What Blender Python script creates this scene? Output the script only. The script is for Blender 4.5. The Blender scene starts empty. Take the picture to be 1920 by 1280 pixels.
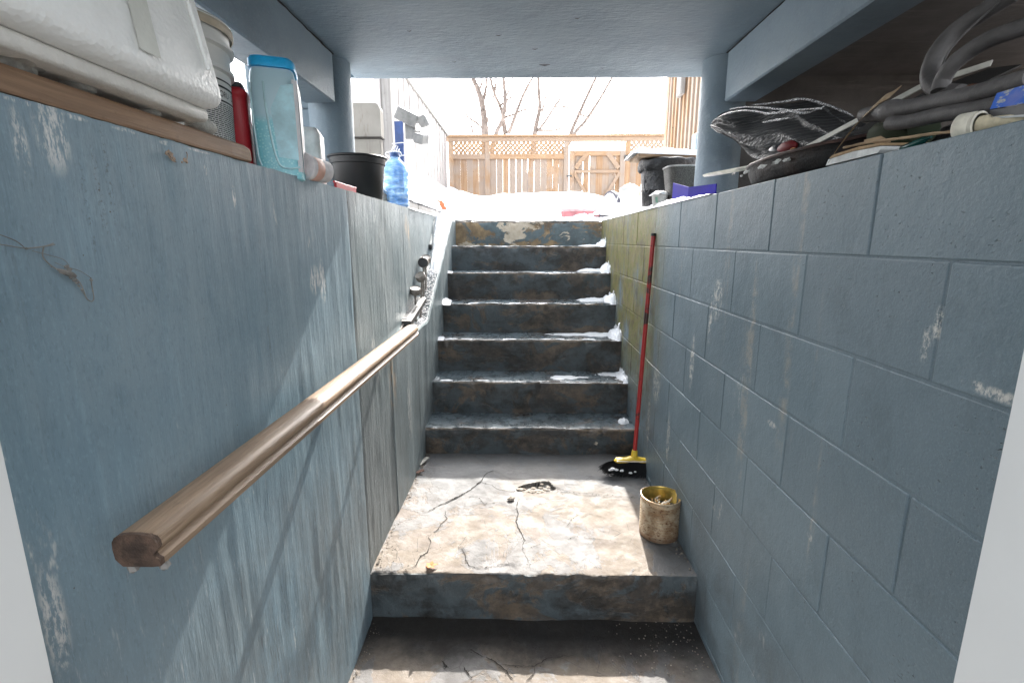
import bpy, bmesh, math, random
from mathutils import Vector, Matrix, noise, Euler
R = math.radians
random.seed(7)
S = bpy.context.scene
COL = S.collection

# ------------------------------------------------------------------ camera, sky, sun, exposure
EYE = 1.485
th = math.atan(190 / 930.); yaw = math.atan(20 / math.hypot(930, 190))
cam = bpy.data.objects.new('camera', bpy.data.cameras.new('camera')); COL.objects.link(cam)
cam.location = (0, 0, EYE); cam.rotation_euler = (R(90) - th, 0, yaw)
cam.data.sensor_width = 36; cam.data.lens = 930 / 1920. * 36
cam.data.clip_start = 0.02; cam.data.clip_end = 500
S.camera = cam
SUNV = Vector((0.095, 1.333, 1.0)).normalized()
W = bpy.data.worlds.new('World'); S.world = W; W.use_nodes = True
wn = W.node_tree.nodes; bg = wn['Background']
sky = wn.new('ShaderNodeTexSky'); sky.sky_type = 'NISHITA'; sky.sun_disc = False
sky.sun_elevation = math.asin(SUNV.z); sky.sun_rotation = math.atan2(SUNV.x, SUNV.y)
sky.air_density = 1.0; sky.dust_density = 3.0; sky.ozone_density = 1.0
hsv = wn.new('ShaderNodeHueSaturation'); hsv.inputs['Saturation'].default_value = .25
W.node_tree.links.new(sky.outputs[0], hsv.inputs['Color']); W.node_tree.links.new(hsv.outputs[0], bg.inputs[0]); bg.inputs[1].default_value = 0.15
sl = bpy.data.lights.new('sun', 'SUN'); sl.energy = 2.0; sl.angle = R(0.5); sl.color = (1.0, 0.95, 0.88)
so = bpy.data.objects.new('sun', sl); COL.objects.link(so); so.location = (0, 20, 20)
so.rotation_euler = SUNV.to_track_quat('Z', 'Y').to_euler()
S.view_settings.view_transform = 'Standard'; S.view_settings.look = 'None'
S.view_settings.exposure = 2.7; S.view_settings.gamma = 1; S.view_settings.use_curve_mapping = False
S.render.engine = 'CYCLES'
S.cycles.max_bounces = 10; S.cycles.diffuse_bounces = 6

# ------------------------------------------------------------------ helpers
_c, _s, _cy, _sy = math.cos(th), math.sin(th), math.cos(yaw), math.sin(yaw)
FW = Vector((-_sy * _c, _cy * _c, -_s)); RT = Vector((_cy, _sy, 0)); UP = RT.cross(FW)
def _ray(px, py): return FW + RT * ((px - 960) / 930.) - UP * ((py - 640) / 930.)
def onX(px, py, X): r = _ray(px, py); return Vector((0, 0, EYE)) + r * (X / r.x)
def onY(px, py, Y): r = _ray(px, py); return Vector((0, 0, EYE)) + r * (Y / r.y)
def onZ(px, py, Z): r = _ray(px, py); return Vector((0, 0, EYE)) + r * ((Z - EYE) / r.z)
def nz(x, y=0., z=0.): return noise.noise(Vector((x, y, z)))
def fbm(x, y, z, o=4):
    return noise.fractal(Vector((x, y, z)), 1.0, 2.0, o)

def ob(name, bm, mat, parent=None, smooth=False, kind=None, keep=False):
    """link bm (world coordinates) as one mesh object"""
    me = bpy.data.meshes.new(name)
    off = Vector((0, 0, 0))
    p = parent
    while p is not None:
        off += p.location; p = p.parent
    if off.length: bmesh.ops.translate(bm, verts=bm.verts, vec=-off)
    bmesh.ops.recalc_face_normals(bm, faces=bm.faces) if not keep else None
    bm.to_mesh(me); bm.free()
    for m in (mat if isinstance(mat, (list, tuple)) else [mat]): me.materials.append(m)
    if smooth:
        for f in me.polygons: f.use_smooth = True
        me.set_sharp_from_angle(angle=R(42))
    o = bpy.data.objects.new(name, me); COL.objects.link(o)
    if parent is not None: o.parent = parent
    if kind: o['kind'] = kind
    return o
def tag(o, label, cat, group=None):
    o['label'] = label; o['category'] = cat
    if group: o['group'] = group
    return o
def thing(name, loc, label, cat, group=None):
    o = bpy.data.objects.new(name, None); o.empty_display_size = .1; COL.objects.link(o)
    o.location = loc
    return tag(o, label, cat, group)
def B(): return bmesh.new()
def box(bm, lo, hi, rot=None, bev=0., piv=None, seg=1):
    lo, hi = Vector(lo), Vector(hi); c = (lo + hi) / 2; d = hi - lo
    r = bmesh.ops.create_cube(bm, size=1); vs = r['verts']
    bmesh.ops.scale(bm, vec=d, verts=vs)
    if bev:
        es = list({e for v in vs for e in v.link_edges})
        r2 = bmesh.ops.bevel(bm, geom=es, offset=bev, segments=seg, affect='EDGES', profile=.5)
        vs = list({v for f in r2['faces'] for v in f.verts} | {v for v in vs if v.is_valid})
    if rot is not None:
        m = Euler(rot).to_matrix() if not isinstance(rot, Matrix) else rot
        for v in vs: v.co = m @ v.co
    for v in vs: v.co += c
    return vs
def frame_of(d):
    d = d.normalized(); a = Vector((0, 0, 1)) if abs(d.z) < .9 else Vector((1, 0, 0))
    u = d.cross(a).normalized(); return u, d.cross(u)
def tube(bm, pts, rad, seg=8, cap=True, mi=0):
    pts = [Vector(p) for p in pts]; n = len(pts)
    rs = rad if isinstance(rad, (list, tuple)) else [rad] * n
    rings = []; u = None
    for i, p in enumerate(pts):
        d = (pts[min(i + 1, n - 1)] - pts[max(i - 1, 0)])
        if u is None: u, w = frame_of(d)
        else:
            dn = d.normalized(); u = (u - dn * u.dot(dn)).normalized(); w = dn.cross(u)
        rings.append([bm.verts.new(p + (u * math.cos(2 * math.pi * k / seg) + w * math.sin(2 * math.pi * k / seg)) * rs[i]) for k in range(seg)])
    for a, b in zip(rings, rings[1:]):
        for k in range(seg):
            f = bm.faces.new((a[k], a[(k + 1) % seg], b[(k + 1) % seg], b[k])); f.material_index = mi
    if cap and n > 1:
        bm.faces.new(rings[0][::-1]).material_index = mi; bm.faces.new(rings[-1]).material_index = mi
def spline(pts, n=6):
    pts = [Vector(p) for p in pts]; out = []
    for i in range(len(pts) - 1):
        p0 = pts[max(i - 1, 0)]; p1 = pts[i]; p2 = pts[i + 1]; p3 = pts[min(i + 2, len(pts) - 1)]
        for k in range(n):
            t = k / n
            out.append(.5 * ((2 * p1) + (p2 - p0) * t + (2 * p0 - 5 * p1 + 4 * p2 - p3) * t * t + (3 * p1 - p0 - 3 * p2 + p3) * t ** 3))
    out.append(pts[-1]); return out
def lathe(bm, prof, seg=24, loc=(0, 0, 0), rot=None, mi=0, fn=None):
    """prof: list of (r, z)"""
    loc = Vector(loc); m = rot if isinstance(rot, Matrix) else (Euler(rot).to_matrix() if rot else Matrix.Identity(3))
    rings = []
    for r, z in prof:
        if r < 1e-6: rings.append([bm.verts.new(loc + m @ Vector((0, 0, z)))]); continue
        ring = []
        for k in range(seg):
            a = 2 * math.pi * k / seg; q = fn(r, z, a) if fn else (r, z)
            ring.append(bm.verts.new(loc + m @ Vector((q[0] * math.cos(a), q[0] * math.sin(a), q[1]))))
        rings.append(ring)
    for a, b in zip(rings, rings[1:]):
        for k in range(seg):
            k2 = (k + 1) % seg
            if len(a) == 1 and len(b) == 1: continue
            if len(a) == 1: f = bm.faces.new((a[0], b[k], b[k2]))
            elif len(b) == 1: f = bm.faces.new((a[k], a[k2], b[0]))
            else: f = bm.faces.new((a[k], a[k2], b[k2], b[k]))
            f.material_index = mi
def grid(bm, nx, ny, fn, mi=0):
    vs = [[bm.verts.new(fn(i / nx, j / ny)) for i in range(nx + 1)] for j in range(ny + 1)]
    for j in range(ny):
        for i in range(nx):
            bm.faces.new((vs[j][i], vs[j][i + 1], vs[j + 1][i + 1], vs[j + 1][i])).material_index = mi
    return vs
def prism(bm, outline, vec, mi=0):
    a = [bm.verts.new(Vector(p)) for p in outline]; b = [bm.verts.new(Vector(p) + Vector(vec)) for p in outline]
    n = len(a)
    bm.faces.new(a[::-1]).material_index = mi; bm.faces.new(b).material_index = mi
    for i in range(n): bm.faces.new((a[i], a[(i + 1) % n], b[(i + 1) % n], b[i])).material_index = mi
def rock(bm, c, r, seed=0, sub=2, sq=(1, 1, 1), amp=.35, fr=1.2):
    g = bmesh.ops.create_icosphere(bm, subdivisions=sub, radius=1)
    for v in g['verts']:
        k = 1 + amp * nz(v.co.x * fr + seed, v.co.y * fr, v.co.z * fr)
        v.co = Vector((v.co.x * sq[0], v.co.y * sq[1], v.co.z * sq[2])) * r * k + Vector(c)
def blade(bm, pts, w, nrm=(0, 0, 1), mi=0):
    """ribbon through pts, width list w, lying across nrm"""
    pts = [Vector(p) for p in pts]; n = Vector(nrm); L = []; 
    for i, p in enumerate(pts):
        d = (pts[min(i + 1, len(pts) - 1)] - pts[max(i - 1, 0)]).normalized()
        sd = n.cross(d).normalized() * (w[i] if isinstance(w, (list, tuple)) else w) / 2
        L.append((bm.verts.new(p - sd), bm.verts.new(p + sd)))
    for a, b in zip(L, L[1:]): bm.faces.new((a[0], a[1], b[1], b[0])).material_index = mi

# ------------------------------------------------------------------ material helper
class Mat:
    def __init__(s, name, col=(.5, .5, .5), rough=.6, metal=0., world=True, spec=.5):
        s.m = bpy.data.materials.new(name); s.m.use_nodes = True; s.t = s.m.node_tree; s.N = s.t.nodes
        s.b = s.N['Principled BSDF']; s.b.inputs['Roughness'].default_value = rough
        s.b.inputs['Metallic'].default_value = metal; s.b.inputs['Base Color'].default_value = (*col, 1)
        s.b.inputs['Specular IOR Level'].default_value = spec
        if world: s.p = s.N.new('ShaderNodeNewGeometry').outputs['Position']
        else: s.p = s.N.new('ShaderNodeTexCoord').outputs['Object']
        s.h = None
    def l(s, a, b): s.t.links.new(a, b)
    def vec(s, sc):
        n = s.N.new('ShaderNodeVectorMath'); n.operation = 'MULTIPLY'; s.l(s.p, n.inputs[0]); n.inputs[1].default_value = sc; return n.outputs[0]
    def noise(s, scale=5., detail=5., rough=.6, sc=(1, 1, 1), dist=0.):
        n = s.N.new('ShaderNodeTexNoise'); s.l(s.vec(sc), n.inputs['Vector'])
        n.inputs['Scale'].default_value = scale; n.inputs['Detail'].default_value = detail
        n.inputs['Roughness'].default_value = rough; n.inputs['Distortion'].default_value = dist
        return n.outputs[0]
    def vor(s, scale=5., sc=(1, 1, 1), feat='F1', out='Distance'):
        n = s.N.new('ShaderNodeTexVoronoi'); n.feature = feat; s.l(s.vec(sc), n.inputs['Vector']); n.inputs['Scale'].default_value = scale
        return n.outputs[out]
    def ramp(s, f, a, b, lo=0., hi=1.):
        n = s.N.new('ShaderNodeMapRange'); n.interpolation_type = 'SMOOTHSTEP'; s.l(f, n.inputs[0])
        n.inputs[1].default_value = a; n.inputs[2].default_value = b; n.inputs[3].default_value = lo; n.inputs[4].default_value = hi
        return n.outputs[0]
    def comp(s, ax):
        n = s.N.new('ShaderNodeSeparateXYZ'); s.l(s.p, n.inputs[0]); return n.outputs[ax]
    def op(s, o, a, b=None):
        n = s.N.new('ShaderNodeMath'); n.operation = o
        for i, v in enumerate((a, b)):
            if v is None: continue
            if isinstance(v, (int, float)): n.inputs[i].default_value = v
            else: s.l(v, n.inputs[i])
        return n.outputs[0]
    def mix(s, f, a, b):
        n = s.N.new('ShaderNodeMix'); n.data_type = 'RGBA'
        if isinstance(f, (int, float)): n.inputs[0].default_value = f
        else: s.l(f, n.inputs[0])
        for i, v in ((6, a), (7, b)):
            if isinstance(v, tuple): n.inputs[i].default_value = (*v, 1)
            else: s.l(v, n.inputs[i])
        return n.outputs[2]
    def spots(s, pts, ax=(0, 1, 1)):
        out = None
        for (a, b, ra, rb) in pts:
            sy_ = s.op('DIVIDE', s.op('SUBTRACT', s.comp(1), a), ra); sz_ = s.op('DIVIDE', s.op('SUBTRACT', s.comp(2), b), rb)
            d = s.op('ADD', s.op('MULTIPLY', sy_, sy_), s.op('MULTIPLY', sz_, sz_)); f = s.ramp(d, 1., 0.)
            out = f if out is None else s.op('MAXIMUM', out, f)
        return out
    def col(s, c): s.l(c, s.b.inputs['Base Color']); return s
    def rough(s, r): s.l(r, s.b.inputs['Roughness']); return s
    def bump(s, h, d=.002, st=1.):
        n = s.N.new('ShaderNodeBump'); n.inputs['Distance'].default_value = d; n.inputs['Strength'].default_value = st; s.l(h, n.inputs['Height'])
        if s.h is not None: s.l(s.h, n.inputs['Normal'])
        s.h = n.outputs[0]; s.l(s.h, s.b.inputs['Normal']); return s
def plain(name, col, rough=.5, metal=0., var=.25, scale=12., bump=0., world=False, spec=.5):
    m = Mat(name, col, rough, metal, world, spec); n = m.noise(scale, 5)
    m.col(m.mix(m.ramp(n, .3, .7), tuple(c * (1 - var) for c in col), tuple(min(1, c * (1 + var)) for c in col)))
    if bump: m.bump(m.noise(scale * 4, 4), bump)
    return m.m

# ---- painted walls
def wall_paint(name, base, worn, grain, chalk, gsc, rough=.5, chalks=(), streaks=(), tans=()):
    m = Mat(name, base, rough)
    g = m.noise(1., 6, .65, (gsc, gsc, gsc * .10), .3)
    big = m.noise(1.6, 5, .6, (1, 1, .5))
    fine = m.noise(90., 4, .7, (1, 1, .12))
    c = m.mix(m.ramp(big, .35, .68), base, worn)
    c = m.mix(m.ramp(g, .52, .72, 0, .32), c, tuple(min(1, x * 1.5 + .03) for x in base))
    c = m.mix(m.ramp(g, .42, .28, 0, .38), c, tuple(x * .6 for x in base))
    c = m.mix(m.ramp(m.noise(9., 8, .78, (1, 1, .7)), .48, .66, 0, .4), c, tuple(x * .78 for x in base))
    c = m.mix(m.ramp(m.noise(230., 3, .7, (1, 1, .45)), .52, .68, 0, .3), c, tuple(min(1, x * 1.45 + .02) for x in base))
    c = m.mix(m.ramp(m.noise(170., 3, .7, (1, 1, .35)), .54, .68, 0, .28), c, tuple(x * .5 for x in base))
    ch = m.op('MULTIPLY', m.ramp(m.noise(7., 6, .75, (1, 1, .35)), .60, .70), m.ramp(m.noise(70., 3, .7, (1, 1, .25)), .48, .62))
    c = m.mix(m.op('MULTIPLY', ch, chalk), c, (.66, .66, .63))
    sp = m.ramp(m.vor(28.), .05, .028)
    sp = m.op('MULTIPLY', sp, m.ramp(m.noise(3., 2), .5, .6))
    c = m.mix(sp, c, (.08, .07, .06))
    st = m.op('MULTIPLY', m.ramp(m.noise(1., 5, .7, (14, 14, .9)), .58, .72, 0, .45), m.ramp(m.noise(55., 3, .7), .42, .6))
    c = m.mix(st, c, (.10, .105, .10))
    fz_ = m.noise(95., 4, .75, (1, 1, .3))
    if chalks: c = m.mix(m.op('MULTIPLY', m.spots(chalks), m.ramp(fz_, .44, .60)), c, (.62, .62, .6))
    if streaks: c = m.mix(m.op('MULTIPLY', m.spots(streaks), m.ramp(m.noise(170., 4, .8), .52, .62, 0, .6)), c, (.07, .08, .085))
    if tans: c = m.mix(m.op('MULTIPLY', m.spots(tans), m.ramp(m.noise(20., 5, .7, (1, 1, .35)), .45, .58)), c, (.36, .28, .2))
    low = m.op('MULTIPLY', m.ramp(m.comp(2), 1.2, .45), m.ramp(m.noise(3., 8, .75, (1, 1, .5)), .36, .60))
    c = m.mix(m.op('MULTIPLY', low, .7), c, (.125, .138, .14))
    c = m.mix(m.op('MULTIPLY', m.ramp(m.comp(2), 1.25, .7), m.ramp(m.noise(1., 4, .75, (120, 120, 14)), .60, .68, 0, .55)), c, (.42, .44, .44))  # pale vertical glints of the lower wall painted into the colour
    c = m.mix(m.op('MULTIPLY', m.ramp(m.comp(2), 1.25, .7), m.ramp(m.noise(1., 4, .75, (100, 100, 9), .2), .60, .70, 0, .5)), c, (.06, .066, .066))
    m.col(c); m.rough(m.ramp(big, .3, .7, rough - .1, rough + .18))
    m.bump(g, grain); m.bump(fine, grain * .35); m.bump(m.noise(3.5, 4), .0025)
    return m.m
M_wall_near = wall_paint('smooth_blue_paint', (.160, .246, .300), (.212, .286, .326), .0019, .7, 55., .50, [(1.495, 1.36, .035, .08), (1.44, 1.37, .05, .05), (.665, 1.62, .03, .06), (.62, 1.60, .012, .05), (.545, 1.0, .02, .10), (.64, 1.648, .04, .004), (.70, 1.647, .03, .004), (.79, 1.648, .03, .0035), (.88, 1.646, .02, .005), (.97, 1.648, .04, .0035), (1.07, 1.575, .008, .03), (.98, 1.615, .006, .012)], [(.725, 1.55, .008, .10), (.745, 1.56, .007, .12), (.70, 1.53, .006, .09), (.79, 1.6, .006, .05)])
M_wall_far = wall_paint('rough_grey_blue_paint', (.158, .198, .210), (.202, .232, .238), .0036, .9, 75., .46, [(2.0, 1.0, .05, .12), (2.5, .6, .05, .2)], [], [(2.21, .83, .09, .16), (3.0, 1.5, .06, .14), (2.9, 1.58, .05, .1)])
def block_paint():
    m = Mat('block_paint', (.15, .2, .24), .55)
    base = (.136, .188, .218)
    big = m.noise(2.2, 5); fine = m.noise(120., 4, .7); mid = m.noise(28., 5, .7)
    isl = m.N.new('ShaderNodeObjectInfo').outputs['Random']
    c = m.mix(m.ramp(big, .35, .7), base, (.168, .222, .252))
    c = m.mix(m.op('MULTIPLY', isl, .4), c, (.105, .138, .162))
    c = m.mix(m.ramp(m.noise(200., 3, .7), .5, .66, 0, .4), c, (.19, .25, .28)); c = m.mix(m.ramp(m.noise(7., 8, .8, (1, 1, .6)), .5, .68, 0, .45), c, (.095, .13, .15))
    pits = m.op('MULTIPLY', m.ramp(m.noise(150., 3, .6, (1, .6, 1)), .62, .72), m.ramp(m.noise(6., 3), .45, .65))
    c = m.mix(m.op('MULTIPLY', pits, .7), c, (.04, .05, .06))
    eff = m.op('MULTIPLY', m.ramp(m.noise(3.2, 6, .7, (1, 1.2, .5)), .61, .72), m.ramp(m.noise(60., 4, .75, (1, 1, .4)), .48, .66))
    c = m.mix(m.op('MULTIPLY', eff, .8), c, (.55, .54, .50))
    drip = m.op('MULTIPLY', m.ramp(m.noise(1., 5, .6, (9, 9, .55)), .60, .69), m.ramp(mid, .38, .6))
    c = m.mix(m.op('MULTIPLY', drip, .5), c, (.36, .33, .27))
    c = m.mix(m.op('MULTIPLY', m.spots([(.857, 1.31, .012, .05), (.84, 1.345, .012, .04), (.715, 1.262, .05, .012), (.75, 1.265, .03, .01), (1.79, 1.28, .05, .10), (1.84, 1.2, .02, .12), (2.0, 1.0, .03, .15), (2.5, .75, .08, .12), (2.25, .55, .03, .16), (2.62, .5, .04, .2), (1.33, .98, .03, .012), (1.1, .78, .015, .012)]), m.ramp(m.noise(75., 5, .8, (1, 1, .6)), .46, .60)), c, (.56, .55, .51))
    # algae on the damp far end
    far = m.ramp(m.comp(1), 2.3, 2.9); hi = m.ramp(m.comp(2), .35, 1.0)
    al = m.op('MULTIPLY', m.op('MULTIPLY', far, hi), m.ramp(m.noise(5., 6, .7, (1, 1.3, .5)), .30, .52))
    c = m.mix(al, c, m.mix(m.ramp(mid, .35, .65), (.15, .155, .035), (.235, .19, .09)))
    c = m.mix(m.op('MULTIPLY', m.ramp(m.noise(14., 5, .7), .5, .62), m.op('MULTIPLY', far, .7)), c, (.09, .075, .05))
    gr = m.op('MULTIPLY', m.ramp(m.comp(2), .7, .05), m.ramp(m.noise(4., 5), .4, .65))
    c = m.mix(m.op('MULTIPLY', gr, .6), c, (.075, .08, .08))
    m.col(c); m.rough(m.ramp(big, .3, .7, .42, .62))
    m.bump(fine, .0011); m.bump(mid, .0014); m.bump(m.noise(9., 4), .004); m.bump(pits, -.002); return m.m
M_block = block_paint()
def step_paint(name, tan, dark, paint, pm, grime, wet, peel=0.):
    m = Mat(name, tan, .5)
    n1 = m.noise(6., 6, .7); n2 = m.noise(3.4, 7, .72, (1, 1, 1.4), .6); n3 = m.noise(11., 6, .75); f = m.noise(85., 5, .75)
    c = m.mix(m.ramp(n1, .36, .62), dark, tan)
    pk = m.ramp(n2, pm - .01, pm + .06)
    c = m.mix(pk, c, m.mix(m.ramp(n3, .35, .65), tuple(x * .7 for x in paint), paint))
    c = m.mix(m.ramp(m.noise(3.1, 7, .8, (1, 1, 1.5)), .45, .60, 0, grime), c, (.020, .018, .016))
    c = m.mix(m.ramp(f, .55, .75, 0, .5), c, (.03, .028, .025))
    if peel:
        pp = m.ramp(m.noise(3.6, 8, .66, (1, 1, 1.4), .4), peel, peel + .03)
        c = m.mix(pp, c, m.mix(m.ramp(n3, .3, .7), (.40, .33, .24), (.55, .48, .38)))
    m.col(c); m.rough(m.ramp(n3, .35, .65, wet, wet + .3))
    m.bump(n3, .004); m.bump(f, .0018); m.bump(pk, .0015); return m.m
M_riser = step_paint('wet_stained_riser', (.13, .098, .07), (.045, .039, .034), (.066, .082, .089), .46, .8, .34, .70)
M_riser_top = step_paint('peeling_riser', (.30, .21, .11), (.15, .10, .055), (.11, .145, .155), .48, .35, .45, .555)
M_tread = step_paint('wet_sheen_tread', (.15, .135, .12), (.075, .072, .07), (.13, .165, .182), .42, .45, .14)  # wet tread; its pale bluish sheen is painted into the colour
M_nose = step_paint('worn_sheen_nosing', (.24, .19, .145), (.10, .085, .07), (.10, .13, .14), .56, .5, .22, .68)  # scuffed tan edge, its colour also lightened to show wet sheen
def landing_mat(name, shade_band=0.):
    m = Mat(name, (.4, .36, .3), .75)
    a = m.noise(1.9, 7, .66, dist=.5); b = m.noise(2.7, 7, .68, (1.2, 1, 1), .5); n3 = m.noise(13., 6, .75); f = m.noise(110., 4, .7)
    c = m.mix(m.ramp(a, .40, .55), (.148, .122, .103), (.158, .128, .098))
    c = m.mix(m.ramp(b, .51, .545), c, (.142, .136, .132))
    c = m.mix(m.ramp(m.noise(5.5, 6, .7, dist=.4), .58, .66), c, (.185, .178, .172))
    c = m.mix(m.ramp(n3, .60, .75, 0, .5), c, (.13, .098, .075))
    back = m.ramp(m.op('ADD', m.comp(1), m.op('MULTIPLY', m.noise(3., 4), .5)), 2.55, 2.85)
    c = m.mix(m.op('MULTIPLY', back, .8), c, (.145, .15, .153))
    edge = m.ramp(m.op('SUBTRACT', m.comp(0), m.op('MULTIPLY', m.noise(6., 4), .18)), .43, .56)
    c = m.mix(m.op('MULTIPLY', edge, .7), c, (.125, .13, .13))
    c = m.mix(m.ramp(m.noise(190., 3, .75), .52, .7, 0, .4), c, (.11, .09, .075)); c = m.mix(m.ramp(m.noise(33., 7, .8, dist=.6), .60, .67, 0, .5), c, (.26, .245, .23))
    cv_ = m.vor(7.5, (1, 1, 1), 'DISTANCE_TO_EDGE'); cr_ = m.op('MULTIPLY', m.ramp(m.op('ADD', cv_, m.op('MULTIPLY', m.noise(40., 4, .8), .03)), .024, .016), m.ramp(m.noise(3.3, 3), .5, .6)); c = m.mix(m.op('MULTIPLY', cr_, .75), c, (.05, .04, .035))
    if shade_band:
        dk = m.ramp(m.op('ADD', m.comp(1), m.op('MULTIPLY', m.noise(5., 6, .7), .34)), 1.62, 1.80)  # landing edge's cast shadow painted as a dark band on the floor
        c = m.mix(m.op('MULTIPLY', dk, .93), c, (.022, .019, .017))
    c = m.mix(m.ramp(m.noise(9., 6, .8), .62, .74, 0, .7), c, (.10, .08, .065))
    c = m.mix(m.ramp(m.vor(60.), .10, .05, 0, .5), c, (.075, .06, .05))
    m.col(c); m.rough(m.ramp(n3, .3, .7, .6, .85)); m.bump(n3, .003); m.bump(f, .0018); m.bump(m.ramp(b, .51, .545), .0012); return m.m
M_landing = landing_mat('cracked_landing_concrete')
M_floor = landing_mat('shadow_band_floor_concrete', 1.)
M_crack = plain('crack_dirt', (.022, .018, .015), .95)
def ceil_mat():
    m = Mat('porch_soffit_paint', (.2, .25, .3), .55); n = m.noise(2., 5); g = m.noise(60., 4, .7, (.35, 1, 1))
    c = m.mix(m.ramp(n, .3, .7), (.190, .252, .30), (.24, .302, .345))
    c = m.mix(m.ramp(m.noise(9., 6, .8), .66, .74, 0, .7), c, (.07, .07, .07)); c = m.mix(m.ramp(m.noise(1.7, 7, .75), .52, .66, 0, .35), c, (.13, .16, .18)); c = m.mix(m.ramp(m.noise(130., 3, .7), .55, .7, 0, .4), c, (.30, .37, .40))
    m.col(c); m.bump(g, .003); m.bump(m.noise(7., 5), .006); return m.m
M_soffit = ceil_mat()
def dark_conc():
    m = Mat('board_marked_concrete', (.1, .09, .08), .8); n = m.noise(3., 6, .7, (1, 1, 1)); g = m.noise(1., 5, .7, (2.2, 26, 26), .3)
    c = m.mix(m.ramp(n, .3, .7), (.125, .112, .105), (.20, .182, .172)); c = m.mix(m.ramp(g, .55, .75, 0, .55), c, (.34, .31, .28))
    m.col(c); m.bump(g, .006); m.bump(m.noise(40., 4), .003); return m.m
M_dark = dark_conc()
def snow_mat():
    m = Mat('snow', (.85, .86, .88), .75); n = m.noise(25., 5, .7)
    m.col(m.mix(m.ramp(m.noise(40., 3), .3, .7), (.82, .835, .86), (.88, .885, .89)))
    m.bump(n, .008); m.bump(m.noise(160., 3), .003); return m.m
M_snow = snow_mat()
def wood(name, a, b, ax=1, sc=1., rough=.6, knots=True, world=True, grey=0., fq=34.):
    m = Mat(name, a, rough, world=world); v = [fq] * 3; v[ax] = fq * .05
    g = m.noise(sc, 5, .65, tuple(v), .5); big = m.noise(2.2, 4)
    rnd = m.N.new('ShaderNodeObjectInfo').outputs['Random']
    c = m.mix(m.ramp(g, .35, .68), a, b)
    c = m.mix(m.ramp(big, .35, .7, 0, .35), c, tuple(x * .6 for x in a)); c = m.mix(m.ramp(m.noise(28., 6, .8), .58, .70, 0, .5), c, tuple(x * .5 for x in a))
    c = m.mix(m.op('MULTIPLY', rnd, .35), c, tuple(x * .72 for x in b))
    if grey: c = m.mix(m.op('MULTIPLY', m.ramp(m.op('ADD', m.noise(3., 4), m.op('MULTIPLY', rnd, .5)), .55, .9), grey), c, (.32, .30, .28))
    if knots: c = m.mix(m.ramp(m.vor(7., (1, 1, .8)), .07, .03, 0, .8), c, tuple(x * .25 for x in a))
    m.col(c); m.bump(g, .0015); return m.m
M_cedar = wood('cedar_boards', (.33, .195, .105), (.43, .285, .17), 2, 1., .75, True, True, .55)
M_cedar_h = wood('cedar_rails', (.35, .21, .115), (.45, .295, .175), 0, 1., .75, False, True, .3)
M_white_board = wood('white_painted_boards', (.40, .37, .355), (.52, .49, .475), 2, 1., .6, False)
M_post = wood('weathered_post', (.24, .225, .21), (.34, .325, .31), 2, 1., .8)
M_plank = wood('brown_plank', (.20, .118, .068), (.33, .205, .125), 1, 1., .6, False, fq=100.)
M_bark = plain('bark', (.19, .155, .135), .9, 0, .3, 8., .004, True)

# ------------------------------------------------------------------ the setting
XL, XR, ZT = -.605, .70, 1.652
FLOORZ = -.03
# lower floor
bm = B()
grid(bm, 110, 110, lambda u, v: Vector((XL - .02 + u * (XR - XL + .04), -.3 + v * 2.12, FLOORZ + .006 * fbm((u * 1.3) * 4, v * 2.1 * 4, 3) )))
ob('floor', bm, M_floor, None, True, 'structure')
# ground under the snow, with the stairwell left open
def gpiece(x0, x1, y0, y1, z=1.60):
    box(bm, (x0, y0, z - .3), (x1, y1, z))
bm = B(); gpiece(-40, 40, 4.60, 70); gpiece(-40, -1.02, .5, 4.60); gpiece(1.02, 40, .5, 4.60)
ob('ground', bm, plain('frozen_soil', (.16, .13, .1), .9, 0, .3, 4., .01, True), None, False, 'structure')
def snow_z(x, y):
    h = 1.66 + .03 * fbm(x * 1.2, y * 1.2, 1) + .05 * max(0, nz(x * .5, y * .5, 8))
    e = max(0., min(1., (y - 4.56) / 1.1)); e = e * e * (3 - 2 * e)
    bank = .33 + .05 * nz(x * 1.6, 3.) + .02 * nz(x * 5, 9.)
    bank *= math.exp(-((y - 6.4) / 1.6) ** 2) if y > 6.0 else .94
    if -1.7 < x < 3.2: h += e * bank
    h += .05 * min(1, max(0, y - 4.5)) * nz(x * 3.1, y * 2.6, 2) 
    h += .50 * math.exp(-((x + 1.45) / .42) ** 2) * max(0., min(1., (y - 5.6) / 1.6))
    h += .36 * math.exp(-((y - 10.4) / 1.0) ** 2)
    return h
bm = B()
grid(bm, 130, 110, lambda u, v: (lambda x, y: Vector((x, y, snow_z(x, y))))(-4 + 8.5 * u, 4.555 + 9 * v ** 1.4))
def farz(x, y): return 1.68 + .2 * fbm(x * .15, y * .15, 4)
for (x0, x1, y0, y1) in ((-40, -4, 4.5, 13.6), (4.5, 40, 4.5, 13.6), (-40, 40, 13.5, 70)):
    grid(bm, 20, 20, lambda u, v: (lambda x, y: Vector((x, y, farz(x, y))))(x0 + (x1 - x0) * u, y0 + (y1 - y0) * v))
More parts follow.
